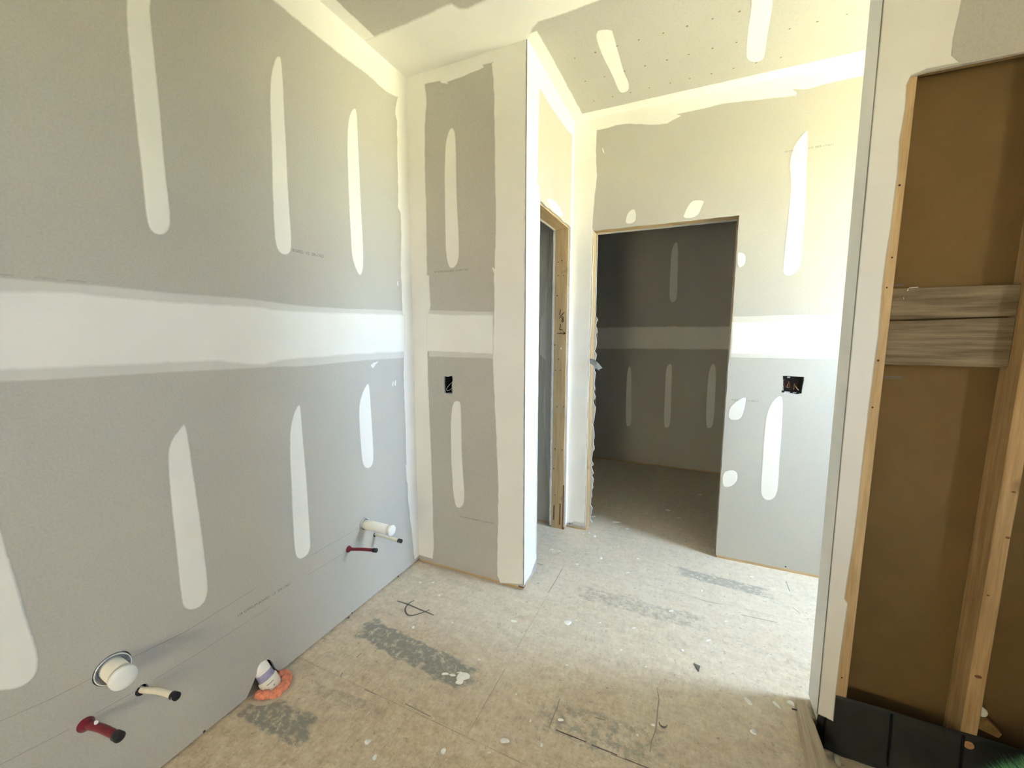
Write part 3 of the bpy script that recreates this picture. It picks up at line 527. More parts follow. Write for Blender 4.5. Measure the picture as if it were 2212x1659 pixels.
# ---------------- back wall ----------------
BX0, BX1, BZ = -.640, .191, 2.062
lz = [.016+i*.05 for i in range(41)]
left = [(BX0-(.006 if z < 1.40 else 0)+rnd.uniform(-.002, .0015), z) for z in lz]
topb = [(x, BZ+rnd.uniform(-.002, .002)) for x in [BX0+.03+i*.05 for i in range(16)]]
right = [(BX1-(.0 if z > 1.38 else .004)+rnd.uniform(-.0012, .0012), z) for z in [BZ-.03-i*.06 for i in range(34)]]
outer = [(XL, .016)]+left+[(BX0, BZ)]+topb+[(BX1+.001, BZ)]+right+[(BX1-.003, .016), (XR+.02, .018), (XR+.02, ZC+.03), (XL, ZC+.03)]
wb = tag(sheet('wall_back', 1, Y2, Y2+.0127, outer, [D['outlet_back']], [PAPERM, GYPS]), kind='structure')
boxo('bottom_plate', (XL, Y2+.006, -.01), (BX0-.001, Y2+.102, .038), WX, wb); boxo('bottom_plate', (BX1+.004, Y2+.002, -.01), (XR, Y2+.102, .038), WX, wb)
back_left = [(BX0+.010+rnd.uniform(-.008, .012)*(1 if z < 1.5 else .15)-(.006 if z > 1.5 else 0), z) for z in [.02+i*.022 for i in range(92)]]
sheet('rear_sheet', 1, Y2+.1025, Y2+.115, [(XL, .016)]+back_left+[(BX0+.005, BZ-.003), (BX1-.002, BZ-.003), (BX1-.002, .016), (XR+.02, .016), (XR+.02, ZC+.03), (XL, ZC+.03)], [], [PAPERM, GYPS], wb)
coat('top_coat', 1, Y2, -1, rag([(X1-.02, 2.655), (-.70, 2.66)]+D['bk_top'][:5]+D['bk_top'][7:-1]+[(.9, 2.668), (XR, 2.668), (XR, ZC+.02), (X1-.02, ZC+.02)], .03, .0018), T, .006, COMPM, wb)
coat('corner_coat', 1, Y2, -1, rag([(-.632, 2.70)]+D['bk_left']+[(BX0-.003, BZ), (BX0-.008, 1.2), (BX0-.010, .055), (X1-.02, .03), (X1-.02, 2.70)], .03, .0018), T, .006, COMPM, wb)
coat('dull_smear', 1, Y2, -1, rag([(-.735, .03), (BX0-.012, .03), (BX0-.012, .06), (-.735, .058)], .03, .002), .0016, .003, COMPT, wb)
sb = [(BX1-.002, 1.505)]+[p for p in D['seam_back'] if p[0] > BX1+.02]
coat('seam_coat', 1, Y2, -1, rag([(BX1-.001, 1.497), (.5, 1.4985), (XR, 1.499), (XR, 1.2525), (.5, 1.2525), (BX1-.001, 1.254)], .05, .0015), .0007, .006, COMPT, wb)
coat('seam_coat', 1, Y2-.0012, -1, rag([(BX1-.001, 1.462), (.5, 1.464), (XR, 1.464), (XR, 1.276), (.5, 1.276), (BX1-.001, 1.277)], .05, .0018), .0006, .008, COMPI, wb)
for s in D['strips_back']: coat('compound_strip', 1, Y2, -1, chaikin(rag(s, .08, .0012)), T, .006, COMPM, wb)
for s in D['patches_back']: coat('compound_patch', 1, Y2, -1, chaikin([(max(x, BX1-.001) if .1 < x < .25 else x, z) for x, z in s]), T, .005, COMPM, wb)
for s in D['smears_back']: coat('compound_smear', 1, Y2, -1, s, .001, .0015, COMPM, wb)
coat('corner_coat', 1, Y2, -1, rag([(x, z) for x, z in D['niche_coat'][:-1]]+[(-.897, .10), (-.897, 2.12)], .03, .002), T, .008, COMPT, wb)
print_line('UA GYP', 1, -1, Y2, .386, 2.362, .036, .0115, wb); print_line('BOARD 1/2 209-17421', 1, -1, Y2, .421, 2.362, .175, .0115, wb)
print_line('ARD 209-17421', 1, -1, Y2, .215, 1.000, .036, .0115, wb); print_line('1/2 209-17', 1, -1, Y2, .29, 1.000, .062, .0115, wb)
dots('screw_heads', 1, Y2, -1, [(.555, .03), (-.76, .03)], .005, SCREW, wb)['kind'] = 'stuff'
d2 = tag(boxo('door_2', (BX0-.04, Y2+.013, BZ+.006), (BX1+.04, Y2+.102, BZ+.14), WX), kind='structure')
boxo('jamb_stud', (BX0-.038, Y2+.013, 0), (BX0, Y2+.102, BZ), WZ, d2, .002); boxo('jamb_stud', (BX1, Y2+.013, 0), (BX1+.038, Y2+.102, BZ), WZ, d2, .002)

# far closet
wc = tag(sheet('wall_closet_far', 1, YF, YF+.0127, [(XL-.02, .014), (XR, .014), (XR, ZC+.03), (XL-.02, ZC+.03)], [], [PAPERM, GYPS]), kind='structure')
boxo('bottom_plate', (XL, YF+.004, -.01), (XR, YF+.1, .038), WX, wc)
boxo('wall_backing', (XL-.13, YF+.10, -.02), (XR+.13, YF+.125, ZC+.05), BACKP, wc)
coat('seam_coat', 1, YF, -1, rag(D['seam_far'], .06, .003), T, .02, COMPM, wc)
for s in D['strips_far']: coat('compound_strip', 1, YF, -1, chaikin(s), T, .008, COMPM, wc)
tag(boxo('wall_closet_right', (1.30, Y2+.115, 0), (1.42, YF, ZC), PAPERM), kind='structure')

# ---------------- ceiling ----------------
cg = tag(sheet('ceiling', 2, ZC, ZC+.0127, [(XL-.1, YR-.1), (XR+.1, YR-.1), (XR+.1, YF+.1), (XL-.1, YF+.1)], [], [CEILP, GYPS]), kind='structure')
tag(boxo('roof', (XL-.4, YR-.4, ZC+.10), (XR+.4, YF+.4, ZC+.25), BACKP), kind='structure')
coat('seam_coat', 2, ZC, -1, rag([(XL-.02, 1.581)]+D['ceil_seam_up'][1:-1]+[(-.70, 1.60), (.2, 1.585), (XR, 1.58), (XR, 1.81), (.2, 1.81)]+D['ceil_seam_lo'][::-1]+[(-.735, 1.845), (X1, Y1+.02), (XL-.02, Y1+.02)], .035, .002), T, .016, COMPM, cg)
coat('corner_coat', 2, ZC, -1, rag([(XL-.02, YR), (-1.418, YR), (-1.415, .6), (-1.412, 1.37), (-1.415, 1.60), (XL-.02, 1.60)], .05, .002), T, .01, COMPM, cg)
coat('corner_coat', 2, ZC, -1, rag([(X1-.02, Y1-.03), (-.722, Y1-.03), (-.714, 2.1), (-.708, 2.62), (X1-.02, 2.66)], .04, .002), T, .006, COMPM, cg)
coat('corner_coat', 2, ZC, -1, rag([(X1-.02, Y2+.02), (X1-.02, 2.63), (-.70, 2.617), (.15, 2.619), (.68, 2.622), (XR, 2.62), (XR, Y2+.02)], .05, .002), T, .006, COMPM, cg)
for s in D['strips_ceil']: coat('compound_strip', 2, ZC, -1, chaikin(s), T, .006, COMPM, cg)
dots('screw_heads', 2, ZC, -1, D['screws_ceil'], .0045, plain('screw_dimple', (.22, .19, .13)), cg)['kind'] = 'stuff'

# ---------------- right and rear walls with their windows ----------------
y0, y1, z0, z1 = WIN1
wr = tag(sheet('wall_right', 0, XR, XR+.12, [(YR-.1, -.3), (YF+.1, -.3), (YF+.1, ZC+.1), (YR-.1, ZC+.1)], [[(y0, z0), (y1, z0), (y1, z1), (y0, z1)], [(WIN2[0], WIN2[2]), (WIN2[1], WIN2[2]), (WIN2[1], WIN2[3]), (WIN2[0], WIN2[3])]], [PAPERM, PAPERM]), kind='structure')
x0, x1, a0, a1 = WIN2
wq = tag(sheet('wall_rear', 1, YR, YR-.12, [(XL-.1, -.3), (XR+.1, -.3), (XR+.1, ZC+.1), (XL-.1, ZC+.1)], [[(WIN3[0], WIN3[2]), (WIN3[1], WIN3[2]), (WIN3[1], WIN3[3]), (WIN3[0], WIN3[3])]], [PAPERM, PAPERM]), kind='structure')
tag(boxo('shade_half_wall', (1.38, .10, -.1), (1.50, YP-.03, 1.10), PAPERM), kind='structure')  # unseen, added to block window light from the lower stud bay
def frame(name, ax, v, a, b, c, d, sg):
    def bar(nm, p, q):
        lo = P3(ax, v, *p); hi = P3(ax, v+sg*.06, *q)
        return boxo(nm, tuple(min(x, y) for x, y in zip(lo, hi)), tuple(max(x, y) for x, y in zip(lo, hi)), PVCW)
    o = bar(name, (a, c), (b, c+.03)); tag(o, kind='structure')
    for p, q in (((a, d-.03), (b, d)), ((a, c+.03), (a+.03, d-.03)), ((b-.03, c+.03), (b, d-.03))):
        e = bar('window_rail', p, q); e.parent = o
frame('window_1', 0, XR+.05, y0, y1, z0, z1, 1); frame('window_2', 0, XR+.05, x0, x1, a0, a1, 1); frame('window_3', 1, YR-.05, *WIN3, -1)

# ---------------- shower wall: open stud bay ----------------
ZH = 2.135
def XE(z): return .4645-.0078*z                       # the end of the wall leans a little
edge = [(.512, .035), (.511, .128), (.512, .262), (.517, .483), (.507, .498), (.510, .594), (.514, .70), (.515, .80), (.515, 1.03), (.516, 1.17), (.518, 1.30), (.520, 1.38), (.516, 1.53), (.518, 1.64), (.521, 1.70), (.523, 1.86), (.519, 1.95), (.524, 2.04), (.5215, 2.105), (.528, 2.126)]
hd = [(.56+i*.08, ZH-.002+rnd.uniform(-.002, .002)) for i in range(18)]
outer = [(XE(.035), .045), (.489, .040)]+edge+[(x, z) for x, z in hd]+[(XR, ZH), (XR, ZC+.03), (XE(ZC), ZC+.03)]
wsh = tag(sheet('wall_shower', 1, YP, YP+.0127, outer, [], [PAPERM, GYPS]), kind='structure')
TP = .0127; BK = YP+TP+.089
# end sheet (leaning), rear sheet
bm = bmesh.new(); z_ = (.02, ZC)
for z in z_: pass
q = [[bm.verts.new((XE(z)+dx, y, z)) for dx, y in ((0, YP+.0008), (0, BK+.0127), (.0127, BK+.0127), (.0127, YP+.0132))] for z in z_]
for i in range(4): bm.faces.new([q[0][i], q[0][(i+1) % 4], q[1][(i+1) % 4], q[1][i]])
bm.faces.new(q[0][::-1]); bm.faces.new(q[1]); bmesh.ops.recalc_face_normals(bm, faces=bm.faces)
obj('end_sheet', bm, plain('end_compound', COMP, .75, .2, .03, 4), wsh)
sheet('rear_sheet', 1, BK, BK+.0127, [(.47, .012), (XR, .012), (XR, ZC+.03), (.45, ZC+.03)], [], [BACKP, GYPS], wsh)
boxo('rear_face', (.47, BK+.0127, .012), (XR, BK+.0137, ZC), PAPERM, wsh)
ec = [(XE(.04)+.001, .046), (.489, .042)]+[(x-.0012, z) for x, z in edge]+[(.56, ZH+.001), (.63, ZH+.001)]+D['shower_coat_edge'][::-1][1:]+[(.617, ZC+.02), (XE(ZC)+.001, ZC+.02)]
coat('bead_coat', 1, YP, -1, ec, T, .003, COMPM, wsh)
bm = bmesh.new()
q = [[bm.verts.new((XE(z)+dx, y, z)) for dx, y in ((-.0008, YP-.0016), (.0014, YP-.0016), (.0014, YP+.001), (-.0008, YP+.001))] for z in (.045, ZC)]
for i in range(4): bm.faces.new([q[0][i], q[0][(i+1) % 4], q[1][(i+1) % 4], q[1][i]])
bmesh.ops.recalc_face_normals(bm, faces=bm.faces); obj('bead_dark_strip', bm, plain('bead_shadow', (.2, .195, .18), .6, .3), wsh)  # dark strip stands in for the shaded crevice at this corner
def stud(x0b, x1b, lean, z0, z1, mat, jag=0):
    bm = bmesh.new(); n = 14; R = []
    for k in range(n+1):
        z = z0+(z1-z0)*k/n; dx = lean*z; j = rnd.uniform(-jag, jag)
        bow = .0
        R.append([bm.verts.new((x+dx+bow+e, y, z)) for x, y, e in ((x0b, YP+TP, 0), (x1b, YP+TP, j), (x1b, BK, j), (x0b, BK, 0))])
    for A, B in zip(R, R[1:]):
        for i in range(4): bm.faces.new([A[i], A[(i+1) % 4], B[(i+1) % 4], B[i]])
    bm.faces.new(R[0][::-1]); bm.faces.new(R[-1]); bmesh.ops.recalc_face_normals(bm, faces=bm.faces)
    bmesh.ops.bevel(bm, geom=[e for e in bm.edges if abs((e.verts[0].co-e.verts[1].co).z) > .05], offset=.002, segments=1, affect='EDGES')
    return obj('wall_stud', bm, mat, wsh)
s0 = stud(.507, .545, .0012, .0, ZC, WZ); s1 = stud(.835, .873, .0085, .0, ZC, wood_mat('knotty_pine', 2, (.36, .23, .10), (.56, .39, .2), .7), .0022)
stud(1.24, 1.278, 0, 0, ZC, WZ); stud(1.646, 1.684, 0, 0, ZC, WZ); stud(XR-.04, XR-.002, 0, 0, ZC, WZ)
boxo('header_plate', (.545, YP+TP, ZH+.03), (XR-.04, BK, ZH+.07), WX, wsh)
boxo('bottom_plate', (.545, YP+TP, -.02), (XR-.04, BK, .02), DARKW, wsh)
for z0b, z1b, t in ((1.432, 1.531, .004), (1.290, 1.428, -.002)):
    bm = bmesh.new(); a, b = .545+.0025, .846
    box(bm, a, BK-.0385, z0b, b, BK-.0005, z1b)
    for v in bm.verts:
        if v.co.x > .7 and (v.co.z < 1.45 and z0b > 1.4 or v.co.z > 1.40 and z0b < 1.4): v.co.z += .009
        if v.co.x > .7: v.co.x += .0085*v.co.z-.0085*1.29
    bmesh.ops.bevel(bm, geom=bm.edges[:], offset=.002, segments=1, affect='EDGES')
    bo = obj('blocking_board', bm, WOLD, wsh)
    if z0b > 1.4:
        st = bmesh.new(); yb = BK-.0395
        tube(st, [(.598, yb, 1.522), (.5985, yb-.001, 1.529), (.602, yb-.001, 1.5315), (.622, yb-.001, 1.532)], .0011, 6); obj('staple', st, PVCW, bo)
        st = bmesh.new(); tube(st, [(.590, yb, 1.503), (.591, yb-.001, 1.496)], .0011, 6); obj('staple', st, PVCW, bo)
line('printed_lettering', 1, BK, -1, [(.572, 1.249), (.625, 1.248)], .004, DARKM, wsh); line('printed_lettering', 1, BK, -1, [(.572, 1.243), (.625, 1.242)], .003, DARKM, wsh)
line('printed_lettering', 1, BK, -1, [(.575, 1.545), (.60, 1.546)], .006, DARKM, wsh)
dots('nail_heads', 1, YP+TP, -1, [(.5335, 1.83), (.5305, 1.53), (.528, 1.155), (.529, 1.305), (.535, 1.62), (.526, .2)], .0028, MARK, s0)['kind'] = 'stuff'
# knots on the right stud
for x, z, r in ((.853, .33, .009), (.866, .79, .006), (.862, .93, .005), (.845, .60, .004)):
    bm = bmesh.new(); lathe(bm, (x+.0085*z, YP+TP+.001, z), (0, -1, .3), [(0, r), (.0025, r*.9), (.0035, r*.4)], 10, sq=(1, .6)); obj('knot', bm, plain('knot_wood', (.22, .11, .04)), s1)

# ---------------- shower pan liner, curb ----------------
bm = bmesh.new(); cols = []; nx = 44
for i in range(nx+1):
    x = .466+(XR-.48)*i/nx; col = []
    foot = .006+.010*(1-math.exp(-(x-.46)*3)); wav = .003*math.sin(x*31)+.0022*math.sin(x*77+1)
    for k, (z, y) in enumerate(((.130, YP+.0118), (.115, YP+.0110), (.07, YP+.0085), (.03, YP+.004), (-.01, YP-.001), (-.035, YP-.005-foot*.2), (-.052, YP-.008-foot*.6), (-.0600, YP-.010-foot*1.2), (-.0608, YP-.012-foot*1.8))):
        d = wav*(k/4 if k < 5 else 1)
        col.append(bm.verts.new((x, min(y+d, YP+.0123), z+(.002*math.sin(x*23) if k == 0 else 0))))
    cols.append(col)
for A, B in zip(cols, cols[1:]):
    for i in range(8): bm.faces.new([A[i], A[i+1], B[i+1], B[i]]).smooth = True
bmesh.ops.recalc_face_normals(bm, faces=bm.faces)
bmesh.ops.solidify(bm, geom=bm.faces[:], thickness=.0012)
ln = obj('shower_pan_liner', bm, LINER); tag(ln, 'black rubber shower pan liner turned up against the open studs', 'liner')
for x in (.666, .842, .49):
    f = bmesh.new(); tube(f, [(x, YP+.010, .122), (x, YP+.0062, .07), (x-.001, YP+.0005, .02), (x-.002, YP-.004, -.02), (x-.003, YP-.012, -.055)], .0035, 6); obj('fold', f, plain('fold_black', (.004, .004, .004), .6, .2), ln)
nc = bmesh.new(); lathe(nc, (.856, YP+.010, .094), (0, -1, 0), [(0, .013), (.003, .0125), (.004, .009), (.004, .0045), (.002, .0035)], 20); obj('nail_cap', nc, plain('orange_cap', (.42, .22, .10), .5, .3), ln)

bm = bmesh.new()
top = [(.417, 1.672), (.441, 1.679), (.462, 1.40), (.468, .30), (.33, .30), (.399, 1.397)]
top = [(.414, 1.672), (.441, 1.676), (.4505, 1.56), (.4575, 1.40), (.468, .6), (.352, .6), (.399, 1.397)]
A = [bm.verts.new((x, y, .038)) for x, y in top]
Bv = [bm.verts.new((x-(.0 if i < 5 and i > 0 else .004), y, 0.0)) for i, (x, y) in enumerate(top)]
bm.faces.new(A)
bm.faces.new(Bv[::-1])
for i in range(len(top)): bm.faces.new([A[i], A[(i+1) % len(top)], Bv[(i+1) % len(top)], Bv[i]])
bmesh.ops.recalc_face_normals(bm, faces=bm.faces)
bmesh.ops.bevel(bm, geom=[e for e in bm.edges if e.verts[0].co.z > .03 and e.verts[1].co.z > .03], offset=.003, segments=2, affect='EDGES')
cb = obj('curb_board', bm, WDIRT); tag(cb, 'dusty wooden curb board lying on the floor at the shower edge', 'board')
bm = bmesh.new(); tube(bm, [(.395, 1.640, .016), (.412, 1.640, .018)], .0022, 8); obj('nail', bm, SCREW, cb)

# ---------------- stubs on the left wall ----------------
def drain(base, tip, r, flr, label, fl_len=.010):
    b = Vector((XL, *base)); t = Vector(tip); d = (t-b).normalized(); Ln = (t-b).length
    root = empty('drain_stub'); tag(root, label, 'pipe')
    p = latheo('pipe', b-d*.09, d, [(0, r), (.09+Ln-.012, r)], PVC, root)
    latheo('end_cap', b+d*(Ln-.016), d, [(0, r+.0005), (.0, r+.0026), (.013, r+.003), (.016, r+.0015), (.016, r*.5)], PVCW, root)
    f = bmesh.new(); lathe(f, b-d*.012, d, [(.004, r+.001), (.005, flr-.006), (.012+fl_len, flr-.002), (.012+fl_len+.001, flr), (.010, flr+.0005), (.0, flr+.0005)], 28, cap0=False, cap1=False); obj('hub', f, [GREYI], root)
    f = bmesh.new(); ring = []
    s, u, _ = frame_of(d); c = b+d*(fl_len+.0006)
    n = 32
    tube(f, [c+s*(flr-.001)*math.cos(2*math.pi*k/n)+u*(flr-.001)*math.sin(2*math.pi*k/n) for k in range(n+1)], .0014, 6); obj('hub_rim', f, PVCW, root)
    return root
r1 = drain((1.462, .430), (XL+.178, 1.465, .431), .0235, .031, 'white plastic drain stub with a long barrel and flat cap, near the room corner', .004)
r2 = drain((.487, .425), (XL+.076, .483, .427), .0285, .041, 'short fat white drain stub with round cap, above the lettered left corner', .004)
r2['label'] = 'short fat white drain stub with a round cap, farther from the room corner'
for x, z in ((.015, .026), (.022, .027)):
    bm = bmesh.new(); lathe(bm, (XL+.035+x, .487-.006, .4255+z), (0, -.2, 1), [(0, .0028), (.0012, .0028), (.0016, .001)], 8); obj('print_mark', bm, DARKM, r2)
def pex(base, tip, r, mat, cap, label, bell=None, sag=0, group=None):
    b = Vector((XL, *base)); t = Vector(tip); root = empty('water_stub'); tag(root, label, 'pipe')
    mid = (b+t)/2+Vector((0, 0, sag)); pts = spline([b-Vector((.05, 0, 0)), b, mid, t], 6)
    bm = bmesh.new(); tube(bm, pts, r, 14); obj('pipe', bm, mat, root)
    d = (t-mid).normalized()
    latheo('cap', t-d*.016, d, [(0, r+.0003), (0, r+.0022), (.019, r+.0026), (.021, r+.001), (.021, r*.5)], BLACK, root, n=16)
    if cap:
        s, u, _ = frame_of(d); f = bmesh.new(); c = t-d*.004
        tube(f, [c+s*(r+.0026)*math.cos(a*.2-.4)+u*(r+.0026)*math.sin(a*.2-.4) for a in range(9)], .0006, 5); obj('cap_scratch', f, PVCW, root)
    if bell:
        d0 = (mid-b).normalized(); latheo('grommet', b-d0*.004, d0, [(0, bell), (.006, bell), (.018, r+.001), (.022, r)], mat if bell > .015 else BLACK, root, n=18)
    else:
        d0 = (mid-b).normalized(); latheo('grommet', b-d0*.006+Vector((0, -.002, -.003)), d0, [(0, r+.003), (.008, r+.0028), (.008, r)], BLACK, root, n=16)
    return root
pex((1.533, .343), (XL+.17, 1.533, .341), .0082, PEXW, 1, 'thin white water stub with black cap under the long drain stub')
pex((1.355, .350), (XL+.16, 1.369, .373), .0078, PEXR, 0, 'straight dark red water stub with black cap near the room corner', .0165, .002)
pex((.544, .307), (XL+.15, .563, .329), .0088, PEXW, 1, 'thick white water stub with black cap beside the short drain stub', None, .006)
rr = pex((.420, .311), (XL+.15, .434, .326), .0100, PEXR, 0, 'dark red water stub with black cap below the short drain stub', .019, .006)
bm = bmesh.new(); tube(bm, [(XL+.053, .4245, .338), (XL+.060, .4225, .3385)], [.004, .0045], 8); obj('compound_fleck', bm, PVCW, rr)

# ---------------- floor drain stub in orange foam ----------------
fs = empty('toilet_supply'); fs.name = 'floor_drain'; tag(fs, 'white floor drain pipe with a purple band in orange foam at the left wall', 'pipe')
c0 = Vector((XL+.036, .922, -.006)); ax_ = Vector((-.60, -.18, 1)).normalized()
latheo('hub', c0-ax_*.03, ax_, [(0, .0335), (.075, .0345), (.081, .0335), (.082, .029)], PVC, fs, n=28)
latheo('primer_band', c0-ax_*.03, ax_, [(.081, .0295), (.108, .0290)], PURP, fs, n=28, cap0=False, cap1=False)
latheo('pipe', c0+ax_*.04, ax_, [(0, .0284), (.13, .0284)], PVCW, fs, n=28)
bm = bmesh.new()
s, u, d = frame_of(ax_)
F3 = c0+ax_*.022
bm2 = []
def onhub(ang, h): return c0+ax_*(h-.03)+s*.0349*math.cos(ang)+u*.0349*math.sin(ang)
# find the angle facing the camera
to = (Vector((0, 0, 1.38))-c0); best = max(range(360), key=lambda a: (s*math.cos(math.radians(a))+u*math.sin(math.radians(a))).dot(to)); sg = 1
dirn = 1 if (onhub(math.radians(best+10), .05)-onhub(math.radians(best), .05)).dot(Vector((1, .4, 0))) > 0 else -1
tube(bm, [onhub(math.radians(best+dirn*k), .066) for k in range(-22, 26, 4)], .0009, 5); obj('printed_lettering', bm, SCREW, fs)
bm = bmesh.new(); p = onhub(math.radians(best+dirn*12), .050); nn = (p-c0); nn -= ax_*nn.dot(ax_); lathe(bm, p-nn.normalized()*.0005, nn, [(0, .0032), (.0009, .0028)], 12); obj('print_mark', bm, GREYI, fs)
bm = bmesh.new()
for k in range(13):
    a = -1.75+k*.30; R = rnd.uniform(.046, .055)
    cx, cyy = c0.x-.004+R*math.cos(a)*.92, c0.y+R*math.sin(a)*1.02
    if cx < XL+.006: cx = XL+.006
    rr_ = rnd.uniform(.0125, .0205)
    r_ = bmesh.ops.create_icosphere(bm, subdivisions=3, radius=rr_, matrix=Matrix.Translation((cx, cyy, rr_*.55)) @ Matrix.Diagonal((1, 1, rnd.uniform(.85, 1.1), 1)))
    for v in r_['verts']:
        n_ = math.sin(v.co.x*330+k)*math.sin(v.co.y*310+k)*math.sin(v.co.z*350)+.5*math.sin(v.co.x*700)*math.sin(v.co.y*760+k)*math.sin(v.co.z*720); v.co += (v.co-Vector((cx, cyy, rr_*.55)))*.26*n_
        v.co.z = max(v.co.z, .0006)
for f in bm.faces: f.smooth = True
fo = obj('foam_collar', bm, FOAM, fs)
rm = fo.modifiers.new('m', 'REMESH'); rm.mode = 'VOXEL'; rm.voxel_size = .0022; rm.use_smooth_shade = True
boxo('wood_cut', (XL-.10, .80, -.01), (XL-.014, .84, .036), DARKWY, wl); boxo('wood_cut', (XL-.10, .965, -.01), (XL-.014, 1.0, .036), DARKWY, wl)
# pale ring of dust around the foam
coat('dust_ring', 2, 0, 1, chaikin([(XL+.01, .99), (XL+.06, 1.00), (XL+.10, .965), (XL+.112, .915), (XL+.092, .862), (XL+.05, .838), (XL+.01, .836)]), .0006, .014, plain('dust', (.55, .48, .385), .9, .1), floor)

# ---------------- electrical boxes ----------------
def ebox(name, ax_v, x0, x1, z0, z1, dep, label):
    root = empty(name); tag(root, label, 'electrical box')
    bm = bmesh.new(); t = .002; y0, y1 = ax_v+.0135, ax_v+dep
    for a, b in (((x0-.004, y0, z0-.004), (x0, y1, z1+.004)), ((x1, y0, z0-.004), (x1+.004, y1, z1+.004)), ((x0, y0, z0-.004), (x1, y1, z0)), ((x0, y0, z1), (x1, y1, z1+.004)), ((x0-.004, y1, z0-.004), (x1+.004, y1+.002, z1+.004))): box(bm, *a, *b)
    obj('box_shell', bm, BLACK, root)
    return root
e1 = ebox('outlet_box', Y1, -1.274, -1.221, 1.054, 1.154, .075, 'black one gang outlet box with grey wires, on the narrow wall by the corner')
def wire(nm, pts, r, m_, par): bm = bmesh.new(); tube(bm, spline(pts, 6), r, 6); obj(nm, bm, m_, par)
wire('wire', [(-1.232, Y1+.07, 1.14), (-1.240, Y1+.03, 1.118), (-1.257, Y1+.012, 1.094), (-1.264, Y1+.010, 1.078), (-1.260, Y1+.016, 1.070), (-1.250, Y1+.03, 1.078), (-1.246, Y1+.05, 1.09)], .0014, WIREW, e1)
wire('wire', [(-1.240, Y1+.06, 1.10), (-1.238, Y1+.02, 1.082), (-1.230, Y1+.015, 1.068)], .0012, WIREW, e1)
wire('wire', [(-1.252, Y1+.05, 1.06), (-1.248, Y1+.015, 1.060), (-1.240, Y1+.012, 1.063)], .0012, WIREW, e1)
boxo('mounting_tab', (-1.262, Y1+.013, 1.054), (-1.228, Y1+.016, 1.0585), GREYI, e1)
e2 = ebox('outlet_box', Y2, .466, .560, 1.060, 1.154, .085, 'black two gang outlet box with tangled wires, right of the back doorway')
for k in range(7):
    x = .485+k*.010; z = 1.07+rnd.uniform(0, .03)
    wire('wire', [(x, Y2+.08, 1.13-k*.004), (x+rnd.uniform(-.02, .02), Y2+.045, 1.10+rnd.uniform(-.02, .02)), (x+rnd.uniform(-.015, .015), Y2+.025, z), (x+rnd.uniform(-.02, .02), Y2+.04, z+.03)], .0014, [WIREW, WIRER, WIREC, BLACK, WIRER, WIREC, BLACK][k], e2)
wire('wire', [(.530, Y2+.05, 1.11), (.536, Y2+.02, 1.092), (.546, Y2+.015, 1.078)], .003, WIREC, e2)
boxo('mounting_tab', (.478, Y2+.0125, 1.0615), (.505, Y2+.016, 1.068), GREYI, e2); boxo('mounting_tab', (.520, Y2+.0125, 1.061), (.536, Y2+.016, 1.066), GREYI, e2)
boxo('mounting_tab', (.487, Y2+.0125, 1.146), (.50, Y2+.016, 1.154), GREYI, e2)
for wl_, bx in ((wf, (-1.2755, -1.2195, 1.0525, 1.1555, Y1)), (wb, (.4635, .5625, 1.0565, 1.1575, Y2))):
    pass

# ---------------- bent metal strap on the back door jamb ----------------
sp = empty('metal_strap'); tag(sp, 'bent grey metal strap sticking out of the left jamb of the dark doorway', 'strap')
bm = bmesh.new(); pa = [(-.642, Y2+.006, 1.228), (-.624, Y2-.004, 1.226), (-.588, Y2-.022, 1.208), (-.550, Y2-.030, 1.168)]
pb = [(-.642, Y2+.006, 1.200), (-.628, Y2-.012, 1.190), (-.600, Y2-.036, 1.178), (-.572, Y2-.045, 1.158)]
for w0, w1 in ((pa, pb),):
    A = [bm.verts.new(p) for p in spline(w0, 4)]; B = [bm.verts.new(p) for p in spline(w1, 4)]
    for i in range(len(A)-1): bm.faces.new([A[i], A[i+1], B[i+1], B[i]])
bmesh.ops.recalc_face_normals(bm, faces=bm.faces); bmesh.ops.solidify(bm, geom=bm.faces[:], thickness=.0014)
obj('upper_leaf', bm, GALV, sp)
bm = bmesh.new(); A = [bm.verts.new(p) for p in ((-.602, Y2-.036, 1.178), (-.600, Y2-.040, 1.168), (-.566, Y2-.049, 1.150))]; B = [bm.verts.new(p) for p in ((-.596, Y2-.042, 1.180), (-.594, Y2-.046, 1.172), (-.562, Y2-.051, 1.155))]
for i in range(2): bm.faces.new([A[i], A[i+1], B[i+1], B[i]])
bmesh.ops.recalc_face_normals(bm, faces=bm.faces); bmesh.ops.solidify(bm, geom=bm.faces[:], thickness=.0014); obj('folded_lip', bm, GALV, sp)
bm = bmesh.new(); tube(bm, [(-.626, Y2-.002, 1.235), (-.616, Y2-.006, 1.212)], .0016, 6); obj('twist', bm, GALV, sp)
# torn paper flap above it
bm = bmesh.new(); v = [bm.verts.new(p) for p in ((-.638, Y2+.110, 1.39), (-.612, Y2+.104, 1.385), (-.622, Y2+.106, 1.36), (-.630, Y2+.108, 1.30), (-.640, Y2+.112, 1.29))]
bm.faces.new(v); bmesh.ops.solidify(bm, geom=bm.faces[:], thickness=.001); obj('torn_paper', bm, GYPS, wb)

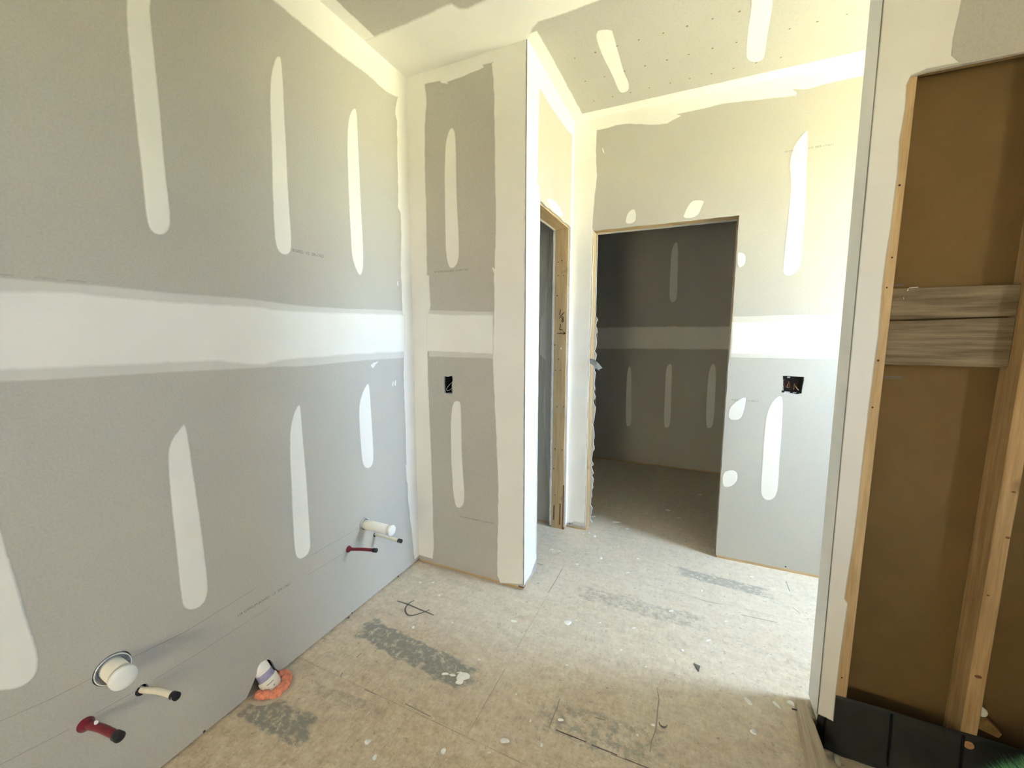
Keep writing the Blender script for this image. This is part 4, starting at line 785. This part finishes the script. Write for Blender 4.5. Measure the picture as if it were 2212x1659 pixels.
# ---------------- loose bits ----------------
bm = bmesh.new(); v = [(.064, 1.735), (.090, 1.730), (.084, 1.697)]
A = [bm.verts.new((x, y, .0008)) for x, y in v]; B = [bm.verts.new((x, y, .004)) for x, y in v]
bm.faces.new(A[::-1]); bm.faces.new(B); [bm.faces.new([A[i], A[(i+1) % 3], B[(i+1) % 3], B[i]]) for i in range(3)]
bmesh.ops.recalc_face_normals(bm, faces=bm.faces)
tag(obj('triangular_scrap', bm, plain('grey_scrap', (.13, .13, .12), .6, .3)), 'small dark grey triangular scrap lying on the dusty floor', 'scrap')
bm = bmesh.new(); tube(bm, [(-.034+.013*math.cos(a), 1.394+.013*math.sin(a), .004) for a in [math.pi*(.95+i*.11) for i in range(11)]], [.001+.0016*math.sin(math.pi*i/10) for i in range(11)], 6)
tag(obj('curled_shaving', bm, DARKM), 'dark curled shaving lying on the floor near the pencil line', 'shaving')
cp = empty('pipe_end'); tag(cp, 'white rounded pipe end poking out beside the right stud', 'pipe')
bm = bmesh.new(); lathe(bm, (.876, YP+.075, .195), (.045, -.02, -.024), [(0, .013), (.028, .0145), (.038, .013), (.043, .008)], 16); obj('pipe', bm, PVCW, cp)
bm = bmesh.new(); v = [(.876, YP+.06, .178), (.912, YP+.06, .166), (.945, YP+.045, .136), (.938, YP+.045, .120), (.876, YP+.06, .128)]
A = [bm.verts.new(p) for p in v]; B = [bm.verts.new((x+.004, y+.02, z)) for x, y, z in v]
bm.faces.new(A); bm.faces.new(B[::-1]); [bm.faces.new([A[i], A[(i+1) % 5], B[(i+1) % 5], B[i]]) for i in range(5)]
bmesh.ops.recalc_face_normals(bm, faces=bm.faces)
tag(obj('wood_wedge', bm, plain('brown_wood', (.24, .15, .06), .8, .2, .2, 60)), 'small brown wood wedge stuck beside the foot of the right stud', 'wedge')
bm = bmesh.new(); lathe(bm, (.517, 1.569, -.0622), (0, 0, 1), [(0, .016), (.004, .013), (.006, .006)], 12, sq=(1.6, .6)); tag(obj('compound_blob', bm, DRIPM), 'pale blob of dried compound on the sunken shower floor', 'blob')

# broom leaning its bristles on the liner
br = empty('broom'); tag(br, 'green bristled broom leaning in the shower corner, only bristle tips seen', 'broom')
hd_c = Vector((.972, 1.455, .098)); tipd = Vector((-.44, .60, .60)).normalized(); side = tipd.cross(Vector((0, 0, 1))).normalized(); nrm = side.cross(tipd)
bm = bmesh.new()
for k in range(1500):
    a, b = rnd.uniform(-.11, .11), rnd.uniform(-.028, .028)
    st = hd_c+side*a+nrm*b; e = (tipd+side*(a*1.6+rnd.gauss(0, .10))+nrm*(b*4+rnd.gauss(0, .10))).normalized(); Ls = rnd.uniform(.10, .135)
    p1 = st+e*Ls*.6; p2 = st+e*Ls+Vector((rnd.gauss(0, .006), rnd.gauss(0, .006), rnd.gauss(0, .006)))
    p2.y = min(p2.y, YP-.008); w_ = side*.0007+nrm*.0004
    v = [bm.verts.new(x) for x in (st-w_, st+w_, p1+w_, p1-w_)]; bm.faces.new(v); q_ = bm.verts.new(p2); bm.faces.new([v[3], v[2], q_])
bs = obj('bristles', bm, GREEN, br); bs['kind'] = 'stuff'
bm = bmesh.new(); box(bm, -.12, -.02, -.032, .12, .02, .032, .006); Mh = Matrix((side, tipd, nrm)).transposed().to_4x4(); Mh.translation = hd_c-tipd*.018; bm.transform(Mh); obj('broom_head', bm, plain('green_plastic', (.03, .16, .08), .4, .4), br)
bm = bmesh.new(); tube(bm, [hd_c-tipd*.03, Vector((1.12, 1.18, .04)), Vector((1.30, .42, -.04))], .012, 12); obj('handle', bm, plain('broom_handle', (.45, .42, .38), .4, .4), br)
